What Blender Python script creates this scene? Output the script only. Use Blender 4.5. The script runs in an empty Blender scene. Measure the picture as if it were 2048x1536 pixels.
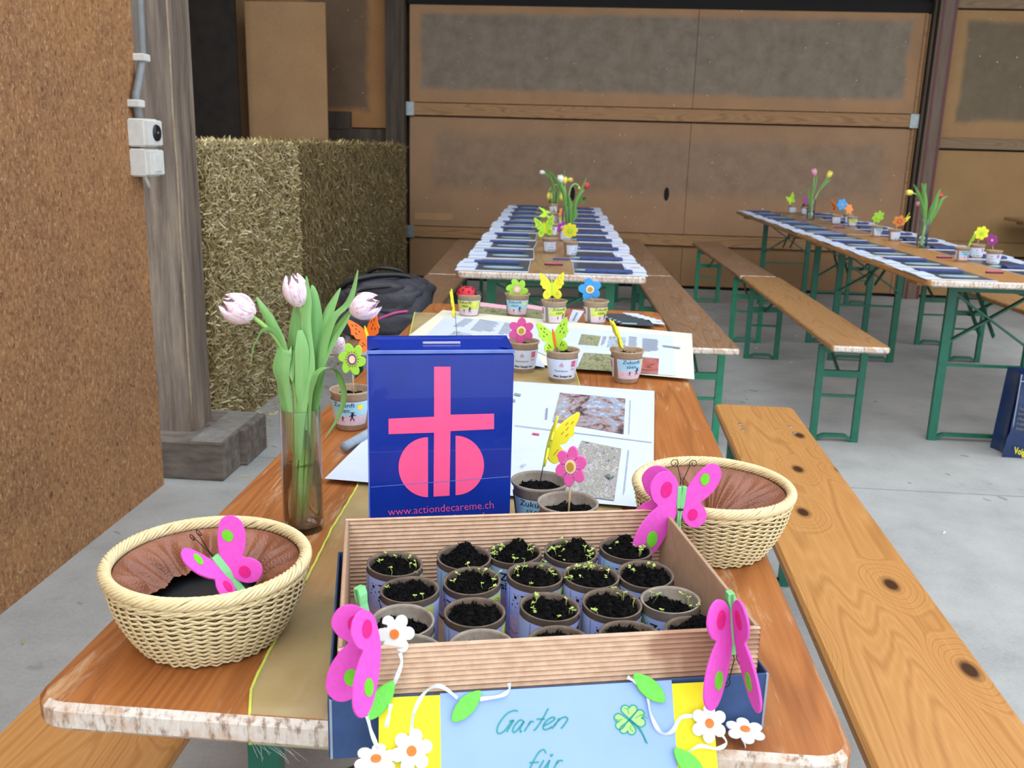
import bpy, bmesh, math, random
import numpy as np
from mathutils import Vector, Matrix, noise
random.seed(7)
SC = bpy.context.scene
COL = SC.collection
PI = math.pi
T = 0.77                      # height of the trestle table tops
# ------------------------------------------------------------------ camera
CF, CP, CY, CR = 1858.018, 0.250578, -0.0710372, 0.0276677
CLOC = Vector((0.469362, -0.706277, T + 0.491007))
def _axes():
    cp, sp, cy, sy = math.cos(CP), math.sin(CP), math.cos(CY), math.sin(CY)
    F = Vector((sy*cp, cy*cp, -sp)); R = Vector((cy, -sy, 0)); U = R.cross(F)
    return R*math.cos(CR)+U*math.sin(CR), -R*math.sin(CR)+U*math.cos(CR), F
CRT, CUP, CFW = _axes()
cd = bpy.data.cameras.new('camera'); cam = bpy.data.objects.new('camera', cd); COL.objects.link(cam)
cd.sensor_width = 36; cd.lens = CF/2048*36; cd.clip_start = 0.02; cd.clip_end = 200
cd.dof.use_dof = True; cd.dof.focus_distance = 1.12; cd.dof.aperture_fstop = 15
m = Matrix((CRT, CUP, -CFW)).transposed().to_4x4(); m.translation = CLOC
cam.matrix_world = m; SC.camera = cam
# ------------------------------------------------------------------ world, light, exposure
w = bpy.data.worlds.new('world'); SC.world = w; w.use_nodes = True
nt = w.node_tree; bg = nt.nodes['Background']
tc = nt.nodes.new('ShaderNodeTexCoord'); sx = nt.nodes.new('ShaderNodeSeparateXYZ')
rp = nt.nodes.new('ShaderNodeValToRGB'); nt.links.new(tc.outputs['Generated'], sx.inputs[0])
nt.links.new(sx.outputs['Z'], rp.inputs[0])
rp.color_ramp.elements[0].position = 0.0; rp.color_ramp.elements[0].color = (.62, .66, .70, 1)
rp.color_ramp.elements[1].position = 0.5; rp.color_ramp.elements[1].color = (.88, .935, 1.0, 1)
nt.links.new(rp.outputs[0], bg.inputs[0]); bg.inputs[1].default_value = 2.6
ld = bpy.data.lights.new('sky_light', 'SUN'); ld.energy = 0.9; ld.angle = math.radians(50); ld.color = (.97, .98, 1)
lo = bpy.data.objects.new('sky_light', ld); COL.objects.link(lo)
lo.rotation_euler = Vector((0.30, 0.75, -0.85)).to_track_quat('-Z', 'Y').to_euler()
SC.view_settings.view_transform = 'Standard'; SC.view_settings.look = 'None'
SC.view_settings.gamma = 1; SC.view_settings.use_curve_mapping = False
SC.view_settings.exposure = -0.12
# ------------------------------------------------------------------ points on planes seen by the camera model
def ray(u, v): return CFW + CRT*((u-1024)/CF) - CUP*((v-768)/CF)
def pz(u, v, z): d = ray(u, v); return CLOC + d*((z-CLOC.z)/d.z)
def py(u, v, y): d = ray(u, v); return CLOC + d*((y-CLOC.y)/d.y)
def pxx(u, v, x): d = ray(u, v); return CLOC + d*((x-CLOC.x)/d.x)
def ppl(u, v, p0, n): d = ray(u, v); return CLOC + d*((p0-CLOC).dot(n)/d.dot(n))
# ------------------------------------------------------------------ materials
def lin(h):
    h = h.lstrip('#'); r = [int(h[i:i+2], 16)/255 for i in (0, 2, 4)]
    return tuple((x/12.92 if x <= .04045 else ((x+.055)/1.055)**2.4) for x in r)+(1,)
class N:
    def __init__(s, name):
        s.m = bpy.data.materials.new(name); s.m.use_nodes = True; s.t = s.m.node_tree
        s.p = s.t.nodes['Principled BSDF']; s.co = s.t.nodes.new('ShaderNodeTexCoord')
    def n(s, k, **kw):
        o = s.t.nodes.new(k)
        for a, b in kw.items(): setattr(o, a, b)
        return o
    def l(s, a, b): s.t.links.new(a, b)
    def mp(s, sc=(1, 1, 1), src='Object', loc=(0, 0, 0), rot=(0, 0, 0)):
        o = s.n('ShaderNodeMapping'); o.inputs['Scale'].default_value = sc; o.inputs['Location'].default_value = loc
        o.inputs['Rotation'].default_value = rot
        s.l(s.co.outputs[src], o.inputs[0]); return o.outputs[0]
    def noise(s, vec, scale, detail=4, rough=.6, dist=0):
        o = s.n('ShaderNodeTexNoise'); o.inputs['Scale'].default_value = scale; o.inputs['Detail'].default_value = detail
        o.inputs['Roughness'].default_value = rough; o.inputs['Distortion'].default_value = dist
        s.l(vec, o.inputs['Vector']); return o.outputs[0]
    def ramp(s, f, stops, mode='LINEAR'):
        o = s.n('ShaderNodeValToRGB'); cr = o.color_ramp; cr.interpolation = mode
        while len(cr.elements) < len(stops): cr.elements.new(.5)
        for e, (p, c) in zip(cr.elements, stops): e.position = p; e.color = c if isinstance(c, tuple) else lin(c)
        s.l(f, o.inputs[0]); return o.outputs[0]
    def mix(s, f, a, b, mode='MIX'):
        o = s.n('ShaderNodeMix'); o.data_type = 'RGBA'; o.blend_type = mode
        for v, i in ((f, 0), (a, 6), (b, 7)):
            if isinstance(v, (int, float)): o.inputs[i].default_value = v
            elif isinstance(v, tuple): o.inputs[i].default_value = v
            elif isinstance(v, str): o.inputs[i].default_value = lin(v)
            else: s.l(v, o.inputs[i])
        return o.outputs[2]
    def math(s, op, a, b=0):
        o = s.n('ShaderNodeMath'); o.operation = op
        for v, i in ((a, 0), (b, 1)):
            if isinstance(v, (int, float)): o.inputs[i].default_value = v
            else: s.l(v, o.inputs[i])
        return o.outputs[0]
    def fin(s, col=None, rough=.6, h=None, bump=.2, dist=.002, coat=0, metal=0, spec=.5, **kw):
        if col is not None:
            if isinstance(col, (tuple, str)): s.p.inputs['Base Color'].default_value = lin(col) if isinstance(col, str) else col
            else: s.l(col, s.p.inputs['Base Color'])
        s.p.inputs['Roughness'].default_value = rough; s.p.inputs['Metallic'].default_value = metal
        s.p.inputs['Coat Weight'].default_value = coat; s.p.inputs['Specular IOR Level'].default_value = spec
        if h is not None:
            b = s.n('ShaderNodeBump'); b.inputs['Strength'].default_value = bump; b.inputs['Distance'].default_value = dist
            s.l(h, b.inputs['Height']); s.l(b.outputs[0], s.p.inputs['Normal'])
        for k, v in kw.items(): s.p.inputs[k].default_value = v
        return s.m
def flat(name, c, c2=None, scale=60, rough=.6, bump=.15, dist=.0006, stretch=(1, 1, 1), **kw):
    a = N(name); f = a.noise(a.mp(stretch), scale, 5)
    return a.fin(a.ramp(f, [(.3, c2 or c), (.7, c)]), rough, f, bump, dist, **kw)
def wood(name, light, mid, dark, knots=True, ax='y', worn=None, scale=1.0, rough=.45, seed=0):
    a = N(name); sc = {'y': (1, .09, 1), 'x': (.09, 1, 1), 'z': (1, 1, .09)}[ax]
    v = a.mp(sc, loc=(seed, seed*2, 0)); big = a.noise(v, 4.5*scale, 2, .5); mid_ = a.noise(v, 16, 3, .5)
    if knots:
        kv = a.mp({'y': (4.6, 2.4, .05), 'x': (2.4, 4.6, .05), 'z': (4.6, .1, 2.4)}[ax], loc=(seed+.3, .2, 0))
        vo = a.n('ShaderNodeTexVoronoi'); vo.voronoi_dimensions = '2D'; vo.inputs['Scale'].default_value = 1.3; vo.inputs['Randomness'].default_value = 1.0
        a.l(kv, vo.inputs['Vector']); kd = a.ramp(vo.outputs['Distance'], [(0, (1, 1, 1, 1)), (.42, (0, 0, 0, 1))], 'EASE')
    ph = a.math('ADD', a.math('MULTIPLY', big, 170), a.math('MULTIPLY', mid_, 9))
    if knots: ph = a.math('ADD', ph, a.math('MULTIPLY', kd, 34))
    rg = a.math('ADD', a.math('MULTIPLY', a.math('SINE', ph), .5), .5)
    fine = a.noise(a.mp(tuple(k*.3 if k < 1 else k for k in sc)), 230*scale, 4, .7)
    c = a.ramp(rg, [(.0, mid), (.45, light), (.8, mid), (1, dark)])
    c = a.mix(.42, c, a.ramp(fine, [(.3, dark), (.5, mid), (.62, light)]))
    c = a.mix(.35, c, a.ramp(a.noise(v, 3, 2, .5), [(.3, mid), (.7, light)]))
    if knots: c = a.mix(a.ramp(vo.outputs['Distance'], [(.055, (1, 1, 1, 1)), (.08, (.5, .5, .5, 1)), (.12, (0, 0, 0, 1))]), c, '#42240f')
    if worn:
        wn = a.noise(a.mp((1, .15, 1), rot=(0, 0, .25)), 26, 6, .75)
        c = a.mix(a.ramp(wn, [(.57, (0, 0, 0, 1)), (.70, (.85, .85, .85, 1))]), c, worn)
        sc_ = a.noise(a.mp((1, .05, 1), rot=(0, 0, -.5)), 120, 3, .6); c = a.mix(a.ramp(sc_, [(.68, (0, 0, 0, 1)), (.72, (.6, .6, .6, 1))]), c, worn)
    return a.fin(c, rough, fine, .25, .001)
mt = {}
mt['table'] = wood('varnished_orange_pine', '#b5743f', '#a1602e', '#763f1e', knots=False, worn='#c9a882', rough=.36)
mt['table_grey'] = wood('faded_brown_pine', '#a98660', '#8f6c49', '#6a4a30', knots=False, worn='#a89b8c', rough=.4, seed=3)
mt['table_tan'] = wood('tan_pine', '#c08e5a', '#ab7a49', '#86592f', knots=False, rough=.4, seed=5)
mt['bench'] = wood('knotty_yellow_pine', '#c69257', '#b78045', '#94602d', rough=.38, seed=1)
mt['bench_worn'] = wood('weathered_brown_pine', '#9c7a5a', '#85634a', '#604532', knots=False, worn='#9f958c', seed=2)
mt['bench_tan'] = wood('tan_bench_pine', '#b98d5e', '#a3784b', '#7e5732', knots=False, seed=4)
a = N('worn_end_grain'); f = a.noise(a.mp((1, 1, .3)), 130, 4, .7); g = a.noise(a.mp(), 14, 4)
mt['end'] = a.fin(a.mix(a.ramp(g, [(.52, (0, 0, 0, 1)), (.70, (1, 1, 1, 1))]), a.ramp(f, [(.35, '#8c7460'), (.5, '#d3c8bc'), (.8, '#e6dfd6')]), '#b98f68'), .7, f, .4, .001)
a = N('aged_post_wood'); f = a.noise(a.mp((1, 1, .07)), 28, 6, .7); g = a.noise(a.mp((1, 1, .3)), 5, 4)
c = a.ramp(f, [(.3, '#3f352b'), (.5, '#75675a'), (.72, '#9c8c7a')]); c = a.mix(a.ramp(g, [(.4, (0, 0, 0, 1)), (.7, (.7, .7, .7, 1))]), c, '#5b4f49')
mt['post'] = a.fin(c, .85, f, .7, .006)
mt['post_dark'] = flat('dark_post_wood', '#54463a', '#332a22', 22, .85, .5, .004, (1, 1, .08))
mt['rail'] = wood('rail_pine', '#a57e54', '#8c6641', '#5e3f25', knots=False, ax='x', rough=.7)
mt['rail_grey'] = wood('grey_rail', '#8a7358', '#735d46', '#544230', knots=False, ax='x', rough=.8, seed=7)
mt['split'] = flat('pale_split_wood', '#a8967c', '#8c7a64', 30, .9)
mt['plinth'] = flat('plinth_wood', '#7a6f66', '#4d433c', 30, .9, .6, .004, (.25, 1, 1))
mt['dust'] = flat('dusty_wood_top', '#85817a', '#6f6a63', 30, .95, .3)
def board(name, c0, c1, c2, stain=None, stainc=None, rect=None, soft=.10, amount=.9):
    a = N(name); v = a.mp((1, 1, 1))
    f = a.noise(v, 90, 5, .75); g = a.noise(v, 260, 3, .8); b = a.noise(v, 3, 4)
    c = a.ramp(f, [(.3, c0), (.5, c1), (.72, c2)]); c = a.mix(.35, c, a.ramp(b, [(.35, c0), (.65, c2)]))
    if stain:                                  # grime across the middle of the board, clean along its edges
        sp = a.n('ShaderNodeSeparateXYZ'); a.l(a.co.outputs['Object'], sp.inputs[0])
        def edgef(o, lo, hi):
            k = a.math('MINIMUM', a.math('SUBTRACT', o, lo), a.math('SUBTRACT', hi, o)); return a.math('DIVIDE', k, soft)
        e = a.math('MINIMUM', edgef(sp.outputs[0], rect[0], rect[1]), edgef(sp.outputs[2], rect[2], rect[3]))
        e = a.math('ADD', e, a.math('MULTIPLY', a.math('SUBTRACT', a.noise(v, 2.2, 5, .6), .35), 1.1))
        e = a.ramp(e, [(.35, (0, 0, 0, 1)), (1.0, (amount,)*3+(1,))], 'EASE')
        sc = a.ramp(a.noise(v, 7, 6, .7), [(.3, stain), (.7, stainc)])
        c = a.mix(e, c, sc)
        sp2 = a.noise(v, 45, 1, .3); c = a.mix(a.ramp(sp2, [(.77, (0, 0, 0, 1)), (.80, (1, 1, 1, 1))]), c, '#cfc8ba')
    return a.fin(c, .8, f, .2, .002)
a = N('coarse_chipboard'); v = a.mp((1, 1, 1)); f = a.noise(v, 75, 6, .8); vo = a.n('ShaderNodeTexVoronoi'); vo.inputs['Scale'].default_value = 110
a.l(a.mp((1, 1, .45), rot=(.5, 0, 0)), vo.inputs['Vector']); b = a.noise(v, 2.5, 4)
c = a.ramp(f, [(.36, '#5f3d26'), (.48, '#8a6040'), (.58, '#a87d54')])
c = a.mix(.30, c, a.ramp(vo.outputs['Color'], [(.1, '#5a3820'), (.5, '#96683f'), (.95, '#c49a68')])); c = a.mix(.25, c, a.ramp(b, [(.35, '#7a5236'), (.65, '#b27a44')]))
fl = a.noise(a.mp((1, 1, .5), rot=(.8, 0, 0)), 150, 2, .6); c = a.mix(a.ramp(fl, [(.60, (0, 0, 0, 1)), (.68, (.8, .8, .8, 1))]), c, '#c9a374')
fd = a.noise(a.mp((1, 1, .6), loc=(3, 1, 2)), 60, 3, .6); c = a.mix(a.ramp(fd, [(.62, (0, 0, 0, 1)), (.68, (.8, .8, .8, 1))]), c, '#432b1c')
mt['chip'] = a.fin(c, .85, f, .5, .003)
mt['door_up'] = board('grimy_fibreboard', '#86664a', '#967250', '#a47e58', '#62584c', '#7f7568', (-1.12, 3.28, T+.93, T+1.68), .10)
mt['door_mid'] = board('faintly_grimy_fibreboard', '#836449', '#927053', '#9e7b5a', '#715c49', '#8a725c', (-1.05, 3.25, T-.02, T+.70), .22, .8)
mt['door_low'] = board('bare_fibreboard', '#7a5a39', '#886644', '#92704c')
mt['right_up'] = board('brown_grimy_board', '#86653f', '#937048', '#9c7a50', '#544a3b', '#675c49', (3.66, 6.1, T+.76, T+1.68), .10)
mt['right_low'] = board('ochre_board', '#80603a', '#8f6e45', '#99784e')
mt['lean'] = board('leaning_fibreboard', '#94704a', '#a58058', '#b08c64')
mt['back_left'] = board('rear_left_board', '#8f6238', '#9d6f43', '#a97c4e', '#5a4836', '#6b5644', (-2.2, -1.5, T+.72, 4.5), .12)
mt['blackboard'] = flat('black_board', '#2a2019', '#17110d', 9, .8)
mt['ceil'] = flat('unseen_roof_boards', '#6b5a47', '#54453a', 6, .9)
mt['barnwall'] = flat('barn_wall', '#7c6850', '#66543f', 6, .9)
a = N('concrete'); v = a.mp(); f = a.noise(v, 3, 8, .65); g = a.noise(v, 90, 5, .7)
c = a.ramp(f, [(.3, '#8f908e'), (.5, '#a3a4a2'), (.7, '#b3b3b0')]); c = a.mix(.25, c, a.ramp(g, [(.3, '#7b7b79'), (.7, '#b5b5b2')]))
s_ = a.noise(a.mp((1, 1, 1), loc=(5, 3, 0)), 6, 5, .7); c = a.mix(a.ramp(s_, [(.62, (0, 0, 0, 1)), (.75, (.5, .5, .5, 1))]), c, '#6f6a64')
mt['floor'] = a.fin(c, .7, g, .2, .002)
a = N('dry_straw'); ge = a.n('ShaderNodeNewGeometry')
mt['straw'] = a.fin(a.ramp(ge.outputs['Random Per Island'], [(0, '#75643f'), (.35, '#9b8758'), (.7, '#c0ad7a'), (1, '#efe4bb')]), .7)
a = N('shaded_straw'); ge = a.n('ShaderNodeNewGeometry')
mt['straw2'] = a.fin(a.ramp(ge.outputs['Random Per Island'], [(0, '#5a4a2c'), (.4, '#7d6a42'), (.8, '#9c8857'), (1, '#cdbb88')]), .75)  # darker copy of the straw, the bale's shaded side put into the colour
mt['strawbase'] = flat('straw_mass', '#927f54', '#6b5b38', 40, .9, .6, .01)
mt['strawbase2'] = flat('shaded_straw_mass', '#6b5a38', '#463924', 40, .9, .6, .01, (1, 1, .3))
mt['green'] = flat('green_enamel', '#1f6b55', '#1b5f4b', 30, .35)
mt['green_l'] = flat('bright_green_enamel', '#2a8c69', '#237a5b', 30, .35)
mt['green_d'] = flat('dark_green_enamel', '#154a3c', '#113e32', 30, .35)
mt['steel'] = flat('galvanised_steel', '#9aa3a3', '#838c8d', 40, .4, metal=.7)
mt['white_plastic'] = flat('white_plastic', '#dfe0dc', '#cfd0cb', 30, .45)
mt['grey_pipe'] = flat('grey_conduit', '#7f8384', '#74787a', 30, .4)
mt['black'] = flat('black_plastic', '#161616', '#0e0e0e', 30, .4)
mt['red_stripe'] = flat('dark_red_paint', '#5f2420', '#4a1b19', 30, .5)
mt['track'] = flat('track_wood', '#6e5b4c', '#54443a', 20, .7, .3, .002, (1, 1, .1))
# paper and print
mt['paper'] = flat('white_paper', '#cfd9ea', '#c8d3e6', 20, .55)
mt['cream'] = flat('cream_card', '#e9e6d0', '#e2dfc8', 20, .6)
mt['bluepaper'] = flat('pale_blue_paper', '#93b3e8', '#8eaee4', 20, .4)
mt['yellow_card'] = flat('yellow_card', '#f2e416', '#ecdd10', 20, .55)
mt['ink'] = flat('dark_print', '#3c4250', '#2c313c', 60, .6)
mt['ink_soft'] = flat('grey_print', '#8d96a8', '#7d8698', 60, .6)
mt['ink_black'] = flat('black_ink', '#15161c', '#101116', 60, .6)
mt['ink_teal'] = flat('teal_marker', '#1fa096', '#168c84', 60, .5)
mt['ink_green'] = flat('light_green_marker', '#b3e88a', '#9fdd78', 60, .5)
mt['ink_dgreen'] = flat('green_marker', '#4fb35a', '#46a551', 60, .5)
mt['pinkprint'] = flat('pink_print', '#ff5f98', '#fa5a93', 30, .35, coat=.3)
mt['pinklogo'] = flat('magenta_print', '#d9567f', '#cf4f78', 60, .5)
mt['navy_box'] = flat('navy_plastic', '#1334a0', '#102d94', 20, .22, bump=.03, coat=.6)
mt['navy_edge'] = flat('pale_navy_edge', '#7f93d6', '#5670c4', 20, .3)
mt['slot'] = flat('pale_slot_rim', '#b9b9cf', '#a6a6c0', 20, .4)
mt['box_reflection'] = flat('box_reflection_blue', '#5a6ac0', '#4857b0', 25, .2, coat=.6)  # lighter blue for reflections painted on the donation box, unused
def photo(name, cols, scale=8, seed=0, stretch=(1, 1, 1)):
    a = N(name); v = a.mp(stretch, 'Generated', (seed, seed*1.7, 0)); f = a.noise(v, scale, 8, .7, 1.2)
    g = a.noise(v, scale*6, 3, .7); k = a.math('ADD', a.math('MULTIPLY', f, .75), a.math('MULTIPLY', g, .25))
    n_ = len(cols); return a.fin(a.ramp(k, [(.34+.32*i/(n_-1), c) for i, c in enumerate(cols)], 'CONSTANT' if n_ > 6 else 'LINEAR'), .35)
mt['ph_people'] = photo('printed_group_photo', ['#2b2730', '#6d5a62', '#a98f8a', '#8fa3bf', '#c9ccd6', '#5b3c3a', '#b9a9a8'], 3, 1)
mt['ph_field'] = photo('printed_field_photo', ['#3a3f40', '#77857c', '#b3a6b0', '#8f9882', '#c9bcc8', '#55565a', '#b9b2bc'], 5, 2)
mt['ph_green'] = photo('printed_garden_photo', ['#28331f', '#4f5e3a', '#7e8a5a', '#b0a98a', '#5b5340', '#8f9a72'], 7, 3)
mt['ph_blue'] = photo('printed_village_photo', ['#3f6f9f', '#7fb2dd', '#c9d6dd', '#8a6a50', '#b4c7a5'], 4, 4)
mt['ph_red'] = photo('printed_market_photo', ['#241d1e', '#7a5648', '#c65a5e', '#a58a80', '#3b2f2e'], 2.2, 5, (.4, 2, 1))
mt['ph_dark'] = flat('dark_slate_print', '#4a5660', '#39444e', 8, .3)
mt['ph_navy'] = flat('dark_blue_print', '#39465e', '#2b374e', 8, .3)
a = N('bright_streak_print'); f = a.noise(a.mp((1, 6, 1), 'Generated'), 2, 4, .6)
mt['streak'] = a.fin(a.ramp(f, [(.3, '#cbb9a6'), (.48, '#9fc7d8'), (.7, '#7fb7d6'), (.8, '#e6efe9')]), .3)
mt['napkin'] = flat('navy_napkin', '#44548f', '#37467d', 60, .7)
mt['redprint'] = flat('red_print', '#d8606c', '#c9525e', 60, .6)
# pots, soil, seedlings
mt['pot'] = flat('brown_pulp_pot', '#b39a80', '#9d856c', 90, .9, .4, .001)
mt['pot_grey'] = flat('grey_pulp_pot', '#a79c8e', '#857a6e', 70, .9, .4, .001)
mt['tube'] = flat('brown_card_tube', '#7d6c5c', '#5d5046', 70, .9, .3, .001)
mt['soil'] = flat('black_soil', '#141213', '#070707', 200, 1, .8, .003, spec=.15)
mt['sprout'] = flat('pale_green_sprout', '#b6c96a', '#93ad4c', 80, .6)
mt['wrap'] = flat('lilac_blue_paper', '#a9bcf0', '#a4a9e6', 14, .5)
mt['wrap_sky'] = flat('sky_blue_print', '#8cc6ea', '#a4b6e8', 14, .5)
mt['wrap_sun'] = flat('yellow_green_sun_print', '#d7e06a', '#b7c95a', 60, .5)
mt['wrap_field'] = photo('scribbled_field_print', ['#8f86c0', '#c3b7e0', '#b98fc4', '#d8cfe6', '#76769c'], 6, 6, (1, 1, 3))
mt['lab_pink'] = photo('pink_scribble_print', ['#d8c6d6', '#eadbe6', '#c3a3bd', '#f0e8f0'], 6, 7, (1, 1, 3))
mt['lab_sky'] = flat('label_sky_print', '#8dc9ea', '#b5dcf0', 40, .55)
# foam and felt
F_ = {'yellow': '#efe833', 'lime': '#b6e83f', 'green': '#a5df45', 'blue': '#3f9de0', 'pink': '#d9529a', 'hotpink': '#f263b4',
      'orange': '#f2731f', 'peach': '#f39a4e', 'purple': '#9c3c92', 'gold': '#c8993a', 'cream': '#f3e3b0', 'red': '#cf1b33', 'palepink': '#e8b0c0', 'white': '#eceff0'}
for k, v in F_.items(): mt['foam_'+k] = flat('foam_'+k, v, v, 60, .6, .05)
mt['felt_pink'] = flat('hot_pink_felt', '#e85ac8', '#e050c0', 220, .95, .5, .0008)
mt['felt_magenta'] = flat('magenta_felt', '#e0218a', '#d4187e', 220, .95, .5, .0008)
mt['felt_green'] = flat('green_felt', '#74d62e', '#68ca28', 220, .95, .5, .0008)
mt['felt_leaf'] = flat('leaf_green_felt', '#78dc5c', '#69d04e', 220, .95, .5, .0008)
mt['felt_white'] = flat('white_felt', '#eef1ef', '#e2e8e8', 220, .95, .5, .0008)
mt['felt_orange'] = flat('orange_felt', '#f58640', '#ee7a34', 220, .95, .5, .0008)
mt['peg'] = flat('mint_green_wood', '#84d08c', '#74c47e', 60, .6)
mt['ribbon'] = flat('white_ribbon', '#dfe7ea', '#cfd9de', 100, .5)
mt['stick'] = flat('pale_wood_stick', '#d8c39a', '#c4ad82', 60, .7)
mt['wire'] = flat('dark_wire', '#2b2724', '#1e1b19', 60, .4, metal=.6)
# tulips, glass, cloth
a = N('tulip_petal'); sp = a.n('ShaderNodeSeparateXYZ'); a.l(a.co.outputs['Generated'], sp.inputs[0]); f = a.noise(a.mp((1, 1, .15), 'Generated'), 9, 4, .6)
mt['petal'] = a.fin(a.ramp(f, [(.40, '#f6f4f5'), (.52, '#f6dde8'), (.66, '#ef98c2')]), .45, f, .1, .001, **{'Subsurface Weight': .25, 'Subsurface Scale': .004})
mt['stem'] = flat('pale_green_stem', '#a3cc70', '#8dbd5e', 40, .45, .1, .001, (1, 1, .1))
mt['leafm'] = flat('tulip_leaf_green', '#94c97e', '#79b368', 60, .42, .25, .0008, (1, 1, .06))
mt['leafd'] = flat('deep_tulip_leaf_green', '#6a9c4b', '#4f8238', 60, .45, .2, .0008, (1, 1, .06))
a = N('clear_glass'); tr = a.n('ShaderNodeBsdfTransparent'); tr.inputs[0].default_value = (.995, 1, .998, 1); gl = a.n('ShaderNodeBsdfGlossy'); gl.inputs['Roughness'].default_value = .02
lw = a.n('ShaderNodeLayerWeight'); lw.inputs[0].default_value = .30; mx = a.n('ShaderNodeMixShader'); a.l(a.math('MULTIPLY', lw.outputs['Fresnel'], .7), mx.inputs[0]); a.l(tr.outputs[0], mx.inputs[1]); a.l(gl.outputs[0], mx.inputs[2])
a.l(mx.outputs[0], a.t.nodes['Material Output'].inputs[0]); mt['glass'] = a.m
a = N('water'); tr = a.n('ShaderNodeBsdfTransparent'); tr.inputs[0].default_value = (.97, .99, .975, 1); gl = a.n('ShaderNodeBsdfGlossy'); gl.inputs['Roughness'].default_value = .01
lw = a.n('ShaderNodeLayerWeight'); lw.inputs[0].default_value = .25; mx = a.n('ShaderNodeMixShader'); a.l(lw.outputs['Fresnel'], mx.inputs[0]); a.l(tr.outputs[0], mx.inputs[1]); a.l(gl.outputs[0], mx.inputs[2])
a.l(mx.outputs[0], a.t.nodes['Material Output'].inputs[0]); mt['water'] = a.m
a = N('yellow_organza'); f = a.noise(a.mp((1, 1, 1)), 9, 5, .6)
mt['organza'] = a.fin(a.ramp(f, [(.3, '#c4b878'), (.7, '#e0d9a8')]), .4, f, .5, .006)
a.l(a.ramp(a.noise(a.mp((1, .5, 1), loc=(1, 2, 3)), 7, 3, .5), [(.35, (.26, .26, .26, 1)), (.7, (.55, .55, .55, 1))]), a.p.inputs['Alpha'])
mt['hem'] = flat('yellow_hem_cord', '#d9dc62', '#c3c648', 120, .7)
# baskets
mt['wicker'] = flat('pale_wicker', '#ead9ae', '#d8c492', 120, .55, .3, .001, (1, 1, 1))
mt['wicker_d'] = flat('darker_wicker', '#8f7750', '#6b5738', 120, .6, .3)
a = N('brown_leather'); vo = a.n('ShaderNodeTexVoronoi'); vo.inputs['Scale'].default_value = 420; a.l(a.mp(), vo.inputs['Vector']); f = a.noise(a.mp(), 18, 4)
mt['leather'] = a.fin(a.ramp(f, [(.3, '#7a4a35'), (.7, '#9a6147')]), .36, vo.outputs['Distance'], .5, .0012)
mt['felt_dark'] = flat('black_lining', '#0d0f14', '#08090c', 60, .5)
# kraft corrugated card, blue lid
a = N('ribbed_kraft'); f = a.noise(a.mp((1, 1, 1)), 8, 4); g = a.noise(a.mp((1, 1, 1)), 90, 3)
c = a.ramp(g, [(.35, '#c8a78b'), (.65, '#dabb9f')]); wst = a.noise(a.mp((1, 1, 1), loc=(.31, .1, .4)), 6, 3, .4)
mt['kraft'] = a.fin(a.mix(a.ramp(wst, [(.66, (0, 0, 0, 1)), (.68, (.7, .7, .7, 1))]), c, '#9c7055'), .75, g, .2, .0006)
mt['kraft_plain'] = flat('plain_kraft', '#b6957a', '#a8876d', 80, .85)
mt['lid'] = flat('navy_card', '#33507f', '#2a4573', 60, .7)
mt['lid_in'] = flat('grey_card', '#9aa6b4', '#8894a4', 60, .8)
mt['pack'] = flat('charcoal_nylon', '#3c3c45', '#2b2b33', 120, .6, .3, .002)
mt['pack_pink'] = flat('pink_piping', '#c94f93', '#bb4586', 60, .5)
mt['bag'] = flat('navy_woven_bag', '#14305e', '#0e2550', 40, .35, coat=.4)
mt['bag_text'] = flat('yellow_bag_print', '#d9d02a', '#cfc522', 60, .5)
mt['bag_dim'] = flat('dull_gold_print', '#8a8040', '#7d743a', 60, .5)
mt['hole'] = flat('hole_dark', '#0e0b08', '#0a0806', 30, .9)
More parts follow.
